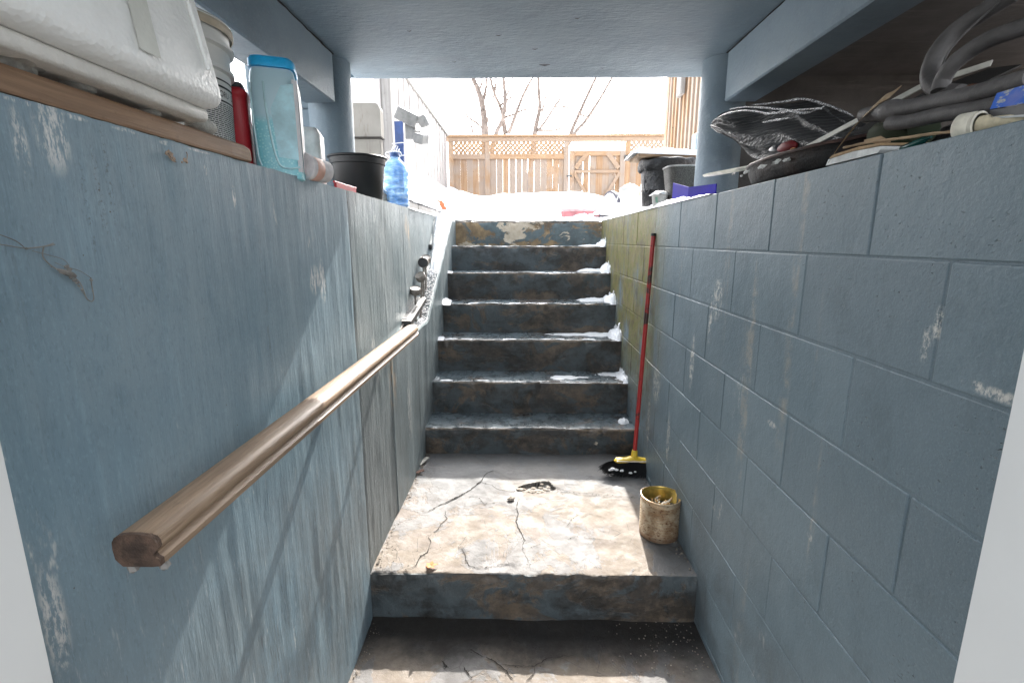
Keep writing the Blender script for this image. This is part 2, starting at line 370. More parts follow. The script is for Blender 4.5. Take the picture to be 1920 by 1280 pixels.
# snow beside the stairs, outside the porch roof
grid(bm, 40, 30, lambda u, v: (lambda x, y: Vector((x, y, 1.64 + .06 * fbm(x * 2, y * 2, 5) + .05 * min(1, (-.9 - x)) )))(-9 + 8.1 * u, 2.75 + 1.9 * v))
grid(bm, 40, 30, lambda u, v: (lambda x, y: Vector((x, y, 1.64 + .05 * fbm(x * 2, y * 2, 6) + .05 * min(1, (x - 1.0)) )))(1.0 + 8 * u, 2.72 + 1.9 * v))
grid(bm, 40, 30, lambda u, v: (lambda x, y: Vector((x, y, 1.62 + .05 * fbm(x * 2, y * 2, 7))))(-9 + 7.2 * u, -1 + 3.9 * v))
snow = ob('snow', bm, M_snow, None, True, 'stuff')

# ------------------------------------------------------------------ left wall
def leftX(y): return XL - .155 * max(0., (y - 1.76)) / 2.7
def leftTop(y): return EYE + .272 * -leftX(y) + .003
LW = thing('painted_wall', (XL, 0.5, FLOORZ), 'blue painted concrete wall along the left of the stairs, carrying the wooden handrail', 'wall')
def panel(y0, y1, m, n, seam0=0., seam1=0.):
    bm = B(); nzv = 60; ny = n
    def f(u, v):
        y = y0 + (y1 - y0) * u; z0 = FLOORZ - .05
        x = leftX(y); zt = leftTop(y) + .002 * nz(y * 60, 1) + .0016 * nz(y * 14, 2)
        z = z0 + (zt - z0) * v
        if y > 1.76:      # lower half stays in line with the near panel, so the upper half is set back on a ledge
            k = max(0., min(1., (z - .98) / .03)); x = XL + (x - XL) * k if z < 1.02 else x
        d = .004 * fbm(y * 3, z * 2, 4) + .0018 * nz(y * 40, z * 4, 2)
        e = min(u * (y1 - y0), (1 - u) * (y1 - y0))
        if e < .006: d -= .0022
        return Vector((x + d, y, z))
    vs = grid(bm, ny, nzv, f)
    top = [vs[-1][i] for i in range(ny + 1)]
    bk = [bm.verts.new((-1.04, v.co.y, v.co.z - .004)) for v in top]
    for i in range(ny): bm.faces.new((top[i], top[i + 1], bk[i + 1], bk[i]))
    return ob('wall_panel', bm, m, LW, True, None, True)
panel(.42, 1.7585, M_wall_near, 110)
panel(1.76, 2.7985, M_wall_far, 80)
panel(2.80, 4.56, M_wall_far, 90)
bm = B(); box(bm, (-1.05, .42, FLOORZ - .1), (-.80, 4.56, 1.628)); ob('wall_core', bm, M_soffit, LW)
# sloping stringer kerb between the wall and the steps
def kerbz(y): 
    t = max(0., (y - 3.12)) / 1.18
    return min(1.655, .985 + .655 * t)
bm = B()
prof = []
N = 70
rows = []
for i in range(N + 1):
    y = 2.2 + (4.56 - 2.2) * i / N; zt = kerbz(y); j = .004 * nz(y * 12, 5)
    xi = XL + .006 + .004 * nz(y * 7, 2)
    rows.append([bm.verts.new(p) for p in ((xi, y, -.1), (xi + .002 * nz(y * 20), y, zt * .5), (xi + j, y, zt - .012), (xi - .008 + j, y, zt), (leftX(y) - .03, y, zt + .004 * nz(y * 15, 3)))])
for a, b in zip(rows, rows[1:]):
    for k in range(4): bm.faces.new((a[k], b[k], b[k + 1], a[k + 1]))
bm.faces.new(rows[0])
ob('kerb', bm, M_wall_far, LW, False)

# ------------------------------------------------------------------ right wall of concrete blocks
RW = thing('block_wall', (XR, .5, FLOORZ), 'blue grey painted concrete block wall along the right of the stairs, green with algae at its far end', 'wall')
bm = B(); box(bm, (XR + .0018, .42, -.2), (XR + .33, 4.6, 1.6425)); ob('mortar_core', bm, M_block, RW)
PIT, CH = .4165, .2081
proto = B(); box(proto, (0, -(PIT - .006) / 2, -(CH - .006) / 2), (.05, (PIT - .006) / 2, (CH - .006) / 2), bev=.0028, seg=2)
pm = bpy.data.meshes.new('block'); proto.to_mesh(pm); proto.free(); pm.materials.append(M_block)
first = None
for r in range(9):
    zt = ZT - .001 if r == 0 else 1.4497 - CH * (r - 1)
    zc = zt - CH / 2 + (.003 if r else 0)
    ph = 1.033 if r % 2 == 0 else .835
    k = -2
    while ph + k * PIT < 4.4:
        y0 = ph + k * PIT; k += 1
        if y0 + PIT < .45: continue
        b = bpy.data.objects.new('block', pm); COL.objects.link(b); b.parent = RW
        sc = 1.
        ya, yb = max(y0, .42), min(y0 + PIT, 4.575); 
        b.location = Vector((XR + random.uniform(-.0012, .0012) , (ya + yb) / 2, zc)) - RW.location
        b.scale = (1, (yb - ya) / PIT, (ZT - 1.4497) / CH if r == 0 else 1)
        if r == 0: b.location.z = (ZT + 1.4497) / 2 - RW.location.z + .001
        b.rotation_euler = (random.uniform(-.002, .002), 0, random.uniform(-.003, .003))
# ledge behind the right wall, under the porch
bm = B(); box(bm, (XR + .332, .42, 1.3), (2.7, 2.72, 1.640)); box(bm, (-2.2, .42, 1.3), (-1.052, 2.72, 1.630))
ob('ledge', bm, M_dark, None, False, 'structure')

# ------------------------------------------------------------------ staircase
ST = thing('concrete_staircase', (0, 1.757, FLOORZ), 'concrete steps with peeling blue paint, climbing out of the stairwell to the snow', 'staircase')
def step_mesh(yf, yb, z0, z1, seed, nx=120, tn=14, rn=14, hfn=None, ero=.012):
    rows = []
    for i in range(tn): rows.append((yb + (yf + .016 - yb) * i / (tn - 1), z1, 0, 0.))
    rows += [(yf + .008, z1 - .0008, 0, .4), (yf + .0025, z1 - .004, 2, .8), (yf, z1 - .012, 2, 1.), (yf, z1 - .022, 1, .6)]
    for i in range(1, rn): rows.append((yf, z1 - .022 + (z0 - z1 + .022) * i / (rn - 1), 1, max(0., .35 - i * .1)))
    bm = B(); V = []
    for (y, z, mi, e) in rows:
        L = []
        for k in range(nx + 1):
            x = XL - .03 + (XR - XL + .05) * k / nx
            er = ero * e * max(0., .35 + 1.3 * nz(x * 11 + seed, seed) + .8 * nz(x * 37, seed))
            dn = .006 * fbm(x * 5, y * 5 + z * 5, seed) + .0015 * nz(x * 45, y * 45, z * 45 + seed)
            yy, zz = y + er, z - er * .8
            if mi == 0: zz += dn + (hfn(x, y) if hfn else 0)
            else: yy += dn
            L.append(bm.verts.new((x, yy, zz)))
        V.append(L)
    for j in range(len(V) - 1):
        for k in range(nx): bm.faces.new((V[j][k], V[j + 1][k], V[j + 1][k + 1], V[j][k + 1])).material_index = rows[j + 1][2]
    return bm
LZ = .172
SZ = [.345, .565, .795, 1.018, 1.231, 1.434, 1.652]
flake = [onZ(a, b, LZ).xy for a, b in ((863, 1025), (872, 1037), (874, 1049), (879, 1059), (894, 1064), (906, 1066), (930, 1061), (960, 1058), (967, 1063), (980, 1056), (981, 1030), (978, 1010), (940, 1004), (900, 1010), (875, 1018))]
flake2 = [onZ(a, b, LZ).xy for a, b in ((1060, 1010), (1075, 985), (1100, 962), (1130, 968), (1160, 990), (1175, 1015), (1160, 1035), (1100, 1030))]
flake3 = [onZ(a, b, LZ).xy for a, b in ((700, 1072), (735, 1000), (790, 965), (830, 962), (815, 1000), (800, 1030), (780, 1060), (765, 1072))]
back_plate = [onZ(a, b, LZ).xy for a, b in ((700, 1000), (800, 962), (862, 930), (901, 905), (925, 883), (960, 900), (969, 919), (990, 908), (1010, 905), (1035, 911), (1087, 929), (1240, 936), (1240, 840), (760, 840))]
def inside(p, poly):
    c = False; j = len(poly) - 1
    for i in range(len(poly)):
        if (poly[i][1] > p[1]) != (poly[j][1] > p[1]) and p[0] < (poly[j][0] - poly[i][0]) * (p[1] - poly[i][1]) / (poly[j][1] - poly[i][1]) + poly[i][0]: c = not c
        j = i
    return c
hole = [onZ(a, b, LZ).xy for a, b in ((969, 920), (974, 913), (990, 908), (1004, 906), (1010, 905), (1029, 904), (1036, 912), (1043, 916), (1025, 924), (1000, 925), (980, 922))]
def lh(x, y):
    h = .004 * fbm(x * 2.2, y * 2.2, 12)
    p = (x, y)
    if inside(p, back_plate): h += .0022
    if inside(p, flake): h += .0022
    if inside(p, flake2): h -= .002
    if inside(p, flake3): h += .002
    if inside(p, hole): h -= .016 - .006 * nz(x * 60, y * 60)
    return h
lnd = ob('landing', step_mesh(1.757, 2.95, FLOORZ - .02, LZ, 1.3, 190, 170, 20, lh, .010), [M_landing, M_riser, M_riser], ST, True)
for i, z in enumerate(SZ):
    yf = 2.9 + .27 * i
    z0 = (LZ if i == 0 else SZ[i - 1]) - .012
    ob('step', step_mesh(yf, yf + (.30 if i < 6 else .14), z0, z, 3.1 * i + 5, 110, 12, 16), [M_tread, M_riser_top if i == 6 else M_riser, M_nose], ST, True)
bm = B(); box(bm, (XL - .02, 3.0, -.2), (XR + .01, 4.6, .15)); 
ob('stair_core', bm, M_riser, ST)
def crack(pts, w, z=None, hf=lh, z0=LZ, par=None, name='crack'):
    """jagged broken hairline: short tapered slivers along the line, with crumbs beside it"""
    w *= .62; bm = B(); P = [onZ(a, b, z0) for a, b in pts]; Q = []
    for a, b in zip(P, P[1:]):
        n = max(2, int((b - a).length / .006))
        for k in range(n): Q.append(a.lerp(b, k / n))
    Q.append(P[-1]); n = len(Q); ws = []
    for i, q in enumerate(Q):
        q.x += .004 * nz(q.x * 60, q.y * 60, 3) + .0022 * nz(q.x * 260, q.y * 260, 3); q.y += .004 * nz(q.x * 60, q.y * 60, 8) + .0022 * nz(q.x * 260, q.y * 260, 8)
        dn = .006 * fbm(q.x * 5, q.y * 5 + z0 * 5, 1.3)
        q.z = z0 + hf(q.x, q.y) + dn + .0022 if hf else z0 + .006 * fbm((q.x - XL + .02) / 1.345 * 1.3 * 4, (q.y + .3) / 2.12 * 8.4, 3) + .003
        t = i / (n - 1); f = (.3 + .7 * math.sin(math.pi * min(1, t * .92 + .06))) * (1 + 1.1 * nz(i * .16, w * 900) + .5 * nz(i * .7, w * 700))
        ws.append(w * f if f > .28 else 0.)
    run = []
    for i in range(n + 1):
        if i < n and ws[i] > 0: run.append(i); continue
        if len(run) > 2: blade(bm, [Q[k] for k in run], [ws[k] * (1 if 0 < a < len(run) - 1 else .1) for a, k in enumerate(run)])
        run = []
    rg = random.Random(int(w * 1e5) + n)
    for k in range(int(n * .25)):
        q = Q[rg.randrange(n)]; a = rg.gauss(0, .006); c0 = q + Vector((a, rg.gauss(0, .006), 0)); l = rg.uniform(.0012, .0034)
        prism(bm, [c0 + Vector((l, 0, 0)), c0 + Vector((-l * .4, l * .8, 0)), c0 + Vector((-l * .7, -l * .6, 0))], (0, 0, .0009))
    return ob(name, bm, M_crack, par if par else lnd)
crack([(925, 883), (913, 889), (901, 905), (882, 918), (862, 930), (839, 941), (819, 951), (800, 962)], .009)
crack([(891, 907), (901, 905), (922, 911), (934, 918), (960, 922), (969, 920)], .004)
crack([(969, 919), (974, 913), (990, 908), (1004, 906), (1007, 910), (1010, 905), (1029, 904), (1035, 911), (1043, 915)], .009)
crack([(1043, 915), (1060, 922), (1075, 927), (1087, 929)], .003)
crack([(1050, 925), (1112, 926), (1146, 930), (1198, 934)], .0028)
crack([(972, 938), (969, 946), (971, 963), (968, 977), (971, 989), (978, 1001), (983, 1015), (980, 1022)], .0065)
crack([(980, 1022), (980, 1034), (990, 1051), (995, 1068)], .002)
crack([(836, 956), (834, 965), (838, 972), (826, 984), (822, 992), (810, 1003), (803, 1008)], .005)
crack([(803, 1008), (808, 1017), (802, 1034), (786, 1047), (781, 1059), (772, 1065), (759, 1068)], .006)
crack([(863, 1025), (872, 1037), (874, 1049), (879, 1059), (894, 1064), (906, 1065)], .004)
crack([(906, 1066), (930, 1060), (960, 1058), (967, 1063)], .0022)
crack([(877, 929), (898, 932), (908, 945), (932, 941), (949, 946), (962, 952)], .0022)
crack([(998, 1026), (1012, 1021), (1024, 1017)], .003); crack([(1065, 1010), (1080, 1006), (1140, 1011), (1165, 1010)], .002)
crack([(1063, 986), (1071, 974), (1088, 963)], .002); crack([(724, 1012), (730, 1025), (745, 1035), (742, 1052)], .002)
FL = bpy.data.objects['floor']
def fcrack(pts, w): return crack(pts, w, hf=None, z0=FLOORZ, par=FL)
fcrack([(880, 1218), (905, 1232), (928, 1241), (951, 1260), (965, 1278)], .006); fcrack([(935, 1246), (1001, 1249), (1028, 1233), (1075, 1228)], .004)
fcrack([(1001, 1249), (1003, 1262), (985, 1279)], .004); fcrack([(825, 1235), (838, 1250), (832, 1258)], .008); fcrack([(868, 1250), (880, 1268), (892, 1276)], .006)
# plaster bits in the broken spot
MB = plain('broken_concrete', (.44, .38, .32), .9, 0, .3, 30., .003)
bits = [(982, 917, .013), (975, 918, .018), (991, 921, .009), (998, 923, .011), (1005, 921, .010), (1010, 924, .012), (1017, 922, .013), (1022, 918, .012), (1013, 914, .011), (1000, 915, .012), (1028, 913, .010), (988, 926, .006), (1043, 921, .007), (1016, 907, .008)]
for a, b, r in bits:
    p = onZ(a, b, LZ); bm = B(); rock(bm, p + Vector((0, 0, r * .35 - .004)), r, a, 1, (1.2, .8, .55), .5)
    tag(ob('concrete_chip', bm, MB), 'small chip of broken concrete lying in the hole of the cracked landing', 'concrete chip', 'concrete chips in the broken landing')
bm = B(); p = onZ(958, 937, LZ); rock(bm, p + Vector((0, 0, .010)), .018, 4, 1, (1.15, .9, .65), .5)
tag(ob('concrete_lump', bm, MB), 'loose brown lump of concrete alone on the landing, just in front of the broken hole', 'concrete lump')
for (a, b, ln, rz, lab) in ((794, 869, .085, 1.2, 'pale flat shard of plaster leaning in the left back corner of the landing'), (785, 889, .06, .5, 'thin brown shard of paint lying at the foot of the left wall on the landing')):
    p = onZ(a, b, LZ); bm = B(); d = Vector((math.cos(rz), math.sin(rz), .12)) * ln / 2; n = Vector((-d.y, d.x, 0)).normalized() * .014
    prism(bm, [p - d - n * .5 + Vector((0, 0, .012)), p - d + n + Vector((0, 0, .012)), p + d + n * .6 + Vector((0, 0, .016)), p + d - n + Vector((0, 0, .016))], (0, 0, .005))
    tag(ob('plaster_shard', bm, plain('shard_' + str(a), (.45, .43, .38) if a > 790 else (.2, .12, .09), .8)), lab, 'plaster shard')
# dirt and grit along the wall feet
bm = B(); rg = random.Random(5)
for k in range(520):
    sd = rg.random()
    if sd < .45: x = XL + .008 + abs(rg.gauss(0, .012)); y = rg.uniform(1.77, 2.9); z = LZ + .004
    elif sd < .6: x = XR - .008 - abs(rg.gauss(0, .012)); y = rg.uniform(1.77, 2.9); z = LZ + .004
    elif sd < .75: x = XL + .01 + abs(rg.gauss(0, .02)); y = rg.uniform(1.2, 1.75); z = FLOORZ + .003
    else: x = XR - .02 - abs(rg.gauss(0, .16)); y = rg.uniform(1.5, 1.75); z = FLOORZ + .003
    rock(bm, (x, y, z), rg.uniform(.0012, .0055 if sd < .6 else .0032), k, 0, (1, 1, .7), .4)
ob('grit', bm, plain('grit', (.2, .17, .14), .9, 0, .6, 60., 0, True), None, False, 'stuff')
# dead leaf on the landing edge
bm = B(); p = onZ(808, 1064, LZ) + Vector((0, 0, .012)); 
for k in range(6):
    a = k * 1.05 + .3; t = p + Vector((math.cos(a), math.sin(a), .25 * math.sin(k * 2.))) * (.022 if k % 2 else .03); q = Vector((-math.sin(a), math.cos(a), 0)) * .008
    prism(bm, [p - q * .3, p + (t - p) * .5 - q, t, p + (t - p) * .5 + q], (0, 0, .0012))
tag(ob('dead_leaf', bm, plain('leaf_orange', (.55, .17, .04), .7)), 'curled orange dead leaf at the front edge of the landing', 'leaf')

# ------------------------------------------------------------------ snow left on the steps, kerb and wall tops
bm = B()
def snow_pile(cx, cy, cz, rx, ry, h, seed, n=14):
    grid(bm, n, n, lambda u, v: (lambda a, b: Vector((cx + a * rx, cy + b * ry, cz - .006 + h * max(0., 1 - (a * a + b * b) * (1 + .5 * nz(a * 2 + seed, b * 2))) ** .6 * (1 + .5 * nz(a * 3, b * 3, seed)))))(2 * u - 1, 2 * v - 1))
for i, z in enumerate(SZ[:6]):
    yf = 2.9 + .27 * i; h = [.028, .03, .075, .085, .085, .06][i]; w = [.03, .09, .11, .11, .10, .09][i]
    if i == 0: snow_pile(XR - .05, yf + .12, z, .035, .04, .03, 3)
    else:
        snow_pile(XR - .01, yf + .14, z, w * .6, .14, h * .75, i * 2.2)
        snow_pile(XR - .008, yf + .06, z, .028, .07, h * .9, i * 5.1)
        snow_pile(XR - w * 1.2, yf + .20, z, w * 1.3, .075, h * .3, i * 3.7)
        for k in range(12): rock(bm, (XR - .003 - .008 * abs(nz(k * 3.1, i)), yf + .02 + .24 * k / 11, z + h * (.45 + 1.1 * nz(k * 1.9, i * 3.))), .010 + .018 * abs(nz(i * 2.7, k * 1.3)), k + i * 9, 2, (.45, 1.1, 1.7), .8, 2.6)
        for k in range(14): rock(bm, (XR - .03 - .16 * abs(nz(k * 3.7, i)), yf + .04 + .2 * abs(nz(k * 2.3, i + 5)), z + .004), .004 + .006 * abs(nz(k * 1.1, i)), k, 1, (1.2, 1, .6), .5)
        if i in (2, 3, 4): snow_pile(XL + .012, yf + .05 + .03 * nz(i * 3.), z, .035 + .02 * (i == 3), .06 + .05 * (i == 3), .014 + .02 * (i == 3), i * 1.3)
        for k in range(9): rock(bm, (XL + .012 + .05 * abs(nz(k * 2.7, i * 1.3)), yf + .02 + .22 * abs(nz(k * 1.3, i + 3)), z + .003), .004 + .008 * abs(nz(k * 1.7, i)), k, 1, (1.2, 1, .6), .5)
        # thin crust along the nosing
        for k in range(10):
            x = XL + .1 + (XR - XL - .2) * ((k + nz(k * 3.3, i)) / 10)
            if nz(k * 1.7, i * 2.9) > .10: snow_pile(x, yf + .03, z + .003, .05, .012, .0055 + .004 * nz(k * 2.2, i), k + i, 8)
snow_pile(.32, 2.9 + .27 + .10, SZ[1], .20, .10, .008, 2.); snow_pile(.36, 2.9 + .54 + .20, SZ[2], .26, .06, .012, 5.)
ob('step_snow', bm, M_snow, None, True, 'stuff')
bm = B()     # snow along the kerb and top edges
def ks(u, v):
    y = 3.52 + 1.03 * u; t = u; x0 = XL + .004; x1 = leftX(y) - .005
    x = x0 + (x1 - x0) * (v * (1 - .5 * (1 - t)) + .5 * (1 - t) * v * 0 + (1 - t) * .12)
    e = min(1., 6 * min(v + .02, 1.02 - v)) ** .6 * min(1., u * 6)
    return Vector((x, y, kerbz(y) - .006 + e * (.016 + .04 * t + .016 * nz(y * 9, v * 3, 1) + .008 * nz(y * 26, v * 9, 4))))
grid(bm, 90, 12, ks)
N = 120
def wt(u, v):
    y = 1.92 + 2.66 * u; a = v; t = min(1, (y - 1.9) / .5)
    return Vector((XR - .004 - .012 * math.sin(math.pi * min(1, v * 4)) * (.6 + nz(y * 9, 2)) + .24 * v, y, ZT - .004 + (.026 * t + .014 * t * nz(y * 8, 4) + .006 * nz(y * 30, v * 5)) * min(1, v * 9) + .004))
grid(bm, N, 10, wt)
grid(bm, 80, 8, lambda u, v: (lambda y: Vector((leftX(y) + .006 - .22 * v, y, leftTop(y) - .006 + (.014 + .008 * nz(y * 14, 2)) * min(1, v * 8) * min(1., (y - 3.02) * 3))))(3.03 + 1.53 * u))
ob('edge_snow', bm, M_snow, None, True, 'stuff')
bm = B(); rg = random.Random(11)
for k in range(900):
    y = rg.uniform(2.78, 3.62); u = rg.random()
    x = XL - .012 - u * max(.02, (XL - leftX(y)) - .01)
    rock(bm, (x, y, kerbz(y) + .004 + rg.random() * .006), rg.uniform(.003, .0065), k, 0, (1, 1, .8), .4)
ob('ice_melt_grains', bm, plain('salt_grains', (.68, .67, .68), .6, 0, .2, 200., 0, True), None, False, 'stuff')

# ------------------------------------------------------------------ porch over the stairwell
SOF = 2.298
PO = thing('porch_roof', (0, 1.5, 1.64), 'blue painted concrete porch slab with two beams and two round columns overhead', 'porch')
bm = B(); 
grid(bm, 60, 60, lambda u, v: (lambda x, y: Vector((x, y, SOF + .004 * fbm(x * 2, y * 2, 3) + (-.004 if v < .02 else 0))))(-.86 + 1.77 * u, 2.75 - 2.55 * v))
ob('soffit', bm, M_soffit, PO, True)
bm = B(); box(bm, (-1.3, .2, SOF + .012), (2.7, 2.75, SOF + .21)); box(bm, (-1.3, 2.73, SOF - .001), (2.7, 2.752, SOF + .02), bev=.004)
ob('slab', bm, M_soffit, PO)
def beam(x0, x1, y1):
    bm = B(); box(bm, (x0, .2, 2.092), (x1, y1, SOF + .014), bev=.006); ob('beam', bm, M_soffit, PO)
beam(-.99, -.85, 2.40); beam(.903, 1.043, 2.42)
bm = B(); box(bm, (-1.3, .2, SOF - .004), (-.995, 2.74, SOF + .02)); ob('side_soffit', bm, M_soffit, PO)
bm = B()      # cracked dark joint where the beams meet the slab
for (x, sg, y1) in ((-.849, 1, 2.40), (.902, -1, 2.42)):
    P = [Vector((x + sg * (.004 + .004 * nz(i * .5, x)), .6 + (y1 - .6) * i / 60, SOF - .0055 + .002 * nz(i * .3, x))) for i in range(61)]
    blade(bm, P, [.005 + .010 * max(0, nz(i * .37, x * 3)) + .010 * max(0, i / 60 - .7) for i in range(61)], (0, 0, 1))
for (x, y, w) in ((.10, 2.55, .026), (.05, 2.35, .012), (-.32, 2.5, .010), (.38, 2.6, .009), (-.1, 2.2, .012), (.2, 2.05, .010), (-.45, 2.15, .009)):
    blade(bm, [Vector((x - w, y, SOF - .0062)), Vector((x, y + .006, SOF - .0062)), Vector((x + w, y - .003, SOF - .0062))], [w * .3, w * .8, w * .2], (0, 0, 1))
ob('joint_crack', bm, plain('dark_joint', (.05, .045, .042), .9), PO)
def column(x, y):
    bm = B(); lathe(bm, [(.098, 1.62), (.100, 1.70), (.099, 1.9), (.101, 2.1), (.100, SOF + .01)], 40, (x, y, 0), fn=lambda r, z, a: (r + .0015 * nz(a * 3, z * 9), z))
    ob('column', bm, M_soffit, PO, True)
column(-.915, 2.515); column(.935, 2.53)
bm = B(); box(bm, (-1.28, 2.50, 1.62), (-1.0, 2.62, 2.10), bev=.01); box(bm, (-1.30, 2.49, 2.095), (-.98, 2.63, SOF + .01), bev=.005); ob('pier', bm, M_soffit, PO)
# dark recess on the right, under the steps of the porch
bm = B(); box(bm, (1.0, 2.64, 1.6), (2.75, 2.74, SOF)); ob('recess_back', bm, M_dark, PO)
bm = B(); box(bm, (1.05, .2, 2.262), (2.75, 2.638, SOF + .008)); ob('recess_ceiling', bm, M_dark, PO)

# door opening the picture is taken from
DF = thing('door_frame', (0, .36, FLOORZ), 'white painted door frame standing at both edges of the picture', 'door frame')
M_white = plain('white_door_paint', (.70, .70, .68), .4, 0, .03, 3.)
for sx in (-1, 1):
    bm = B(); x = -.516 if sx < 0 else .456
    box(bm, (min(x, x + sx * .055), .14, FLOORZ), (max(x, x + sx * .055), .452, 2.2), bev=.002); ob('jamb', bm, M_white, DF)
bm = B(); box(bm, (-.58, .14, 2.201), (.57, .452, 2.26), bev=.002); ob('head', bm, M_white, DF)
# ------------------------------------------------------------------ handrail
HR = thing('handrail', (-.51, .585, 1.06), 'brown wooden handrail with a worn dark end, fixed level along the left wall', 'handrail')
M_rail = wood('rail_wood', (.20, .132, .082), (.34, .24, .16), 1, 1., .5, False, fq=110.)
sec = [(-.0345, .000), (-.0365, .016), (-.0355, .026), (-.031, .0325), (-.022, .0365), (-.008, .0385), (.008, .0385), (.022, .0365), (.031, .0325), (.0355, .026), (.0365, .019), (.034, .0145), (.029, .0115), (.027, .008), (.030, .003), (.0365, .000), (.0365, -.009), (.024, -.0105), (-.024, -.0105)]
bm = B(); rings = []
Y0, Y1 = .585, 2.27
for y, s in ((Y0, .93), (Y0 + .004, .985), (Y0 + .012, 1.), (1.0, 1), (1.5, 1), (2.0, 1), (Y1 - .03, 1.), (Y1 - .008, .93), (Y1, .8)):
    t = (y - Y0) / (Y1 - Y0)
    cx = -.5165 + .008 * t; cz = 1.064
    rings.append([bm.verts.new((cx + a * .86 * (s if y < 2 else (1 if a < 0 else s)), y + (.0 if y < 2.2 else -.02 * (abs(a) / .036) ** 2), cz + .02 + (b - .02) * s)) for a, b in sec])
for a, b in zip(rings, rings[1:]):
    for k in range(len(sec)): bm.faces.new((a[k], a[(k + 1) % len(sec)], b[(k + 1) % len(sec)], b[k]))
bm.faces.new(rings[0]); bm.faces.new(rings[-1])
rail = ob('rail', bm, M_rail, HR, True)
bm = B(); e = [(x * 1.01, z) for x, z in sec]
prism(bm, [(-.5165 + a * .855, Y0 - .0015, 1.064 + .02 + (b - .02) * .985) for a, b in sec], (0, .0085, 0)); 
ob('worn_end', bm, plain('worn_end_grain', (.075, .045, .03), .8, 0, .5, 40., .004, True), HR)
for y in (.95, 1.5, 2.1):
    bm = B(); box(bm, (XL - .01, y - .02, 1.018), (-.558, y + .02, 1.036), bev=.002); box(bm, (-.559, y - .02, 1.017), (-.53, y + .02, 1.0545), bev=.002); ob('mounting_block', bm, M_rail, HR)
M_web = plain('dusty_cobweb', (.20, .19, .175), .95, 0, .3, 40.)
bm = B()
for (dx, dy) in ((-.02, .005), (.018, .012), (0, .03)):
    p = Vector((-.511 + dx, Y0 + dy, 1.056)); tube(bm, [p, p + Vector((.003, 0, -.009)), p + Vector((-.003, .004, -.018))], [.006, .0075, .002], 6); rock(bm, p + Vector((.002, 0, -.010)), .006, dx * 99, 1, (1.2, .8, 1), .6)
tag(ob('cobweb', bm, M_web), 'ragged tufts of cobweb under the near end of the wooden handrail', 'cobweb')
bm = B(); q = lambda a, b, d=.012: onX(a, b, XL + d)
def web(pts, r): tube(bm, spline([q(a, b, .006 + .004 * nz(a, b)) for a, b in pts], 4), r, 5)
web([(60, 470), (90, 478), (118, 486), (130, 498)], .0004); web([(103, 492), (122, 500), (150, 508), (172, 522)], .0004); web([(163, 560), (150, 540), (135, 515)], .0004); web([(0, 440), (30, 452), (48, 466)], .0006); web([(0, 458), (48, 466)], .0006); web([(48, 466), (82, 462), (100, 456)], .0008)
web([(82, 462), (80, 480), (92, 495), (112, 508)], .0008); web([(82, 462), (96, 460), (103, 458)], .0007)
bm2 = bm; L = [q(a, b) for a, b in ((108, 505), (122, 510), (135, 515), (143, 518))]
tube(bm, spline(L, 3), [.0012 + .0026 * math.sin(math.pi * min(1, i / 9.)) for i in range(10)], 6)
web([(135, 515), (150, 530), (157, 545), (163, 560), (172, 565), (176, 558), (173, 540), (170, 520)], .0007)
for (a, b, r) in ((125, 500, .004), (140, 525, .0035), (115, 510, .003), (145, 530, .0025), (171, 525, .0022), (50, 466, .002), (130, 505, .0035), (148, 536, .002), (155, 543, .0018), (133, 520, .003), (120, 513, .002), (174, 545, .0016), (97, 500, .0014)): rock(bm, q(a, b), r, a, 1, (.5, 1.2, .8), .6)
tag(ob('cobweb', bm, M_web), 'dusty curled cobweb strand hanging on the left wall near the picture edge', 'cobweb')
bm = B()
for (a, b, r) in ((312, 287, .0035), (320, 291, .005), (326, 298, .004), (316, 284, .003), (346, 300, .0035), (350, 303, .003), (341, 304, .002)): rock(bm, q(a, b, .006), r, a, 1, (.5, 1.1, 1.1), .7)
web([(350, 303), (351, 290), (349, 285)], .0008); web([(312, 287), (322, 300), (330, 304)], .001)
tag(ob('cobweb', bm, plain('insect_nest', (.33, .25, .19), .95, 0, .4, 60.)), 'small brown clump of dried webbing on the left wall just under the plank', 'cobweb')

# ------------------------------------------------------------------ broom and tin can
BR = thing('broom', (.60, 2.63, LZ), 'broom with a red handle, yellow head and black bristles leaning on the block wall', 'broom')
Yb = 2.64
hb = Vector(onY(1189, 858, Yb)); ht = Vector(onX(1225, 442, XR - .013))
M_red = Mat('worn_red_handle', (.4, .02, .02), .35, 0, False)
M_red.col(M_red.mix(M_red.ramp(M_red.noise(6., 6, .7, (1, 1, 1.6)), .52, .60), (.36, .022, .022), (.045, .02, .018)))
bm = B(); tube(bm, [hb.lerp(ht, t / 12) for t in range(13)], .0115, 14); ob('handle', bm, M_red.m, BR, True)
bm = B(); d = (ht - hb).normalized(); lathe(bm, [(0, -.002), (.0125, -.002), (.0135, .004), (.0125, .012), (0, .014)], 14, ht, d.to_track_quat('Z', 'Y').to_matrix()); ob('handle_tip', bm, plain('black_tip', (.03, .03, .03), .5), BR, True)
M_yel = plain('yellow_plastic', (.72, .50, .045), .4, 0, .08)
bm = B(); lathe(bm, [(.014, -.012), (.019, -.012), (.0185, .02), (.0155, .045), (.0125, .047)], 18, hb, d.to_track_quat('Z', 'Y').to_matrix()); ob('collar', bm, M_yel, BR, True)
hl, hr = onY(1151, 864, Yb), onY(1224, 868, Yb); hz = .262
bm = B(); rows = []
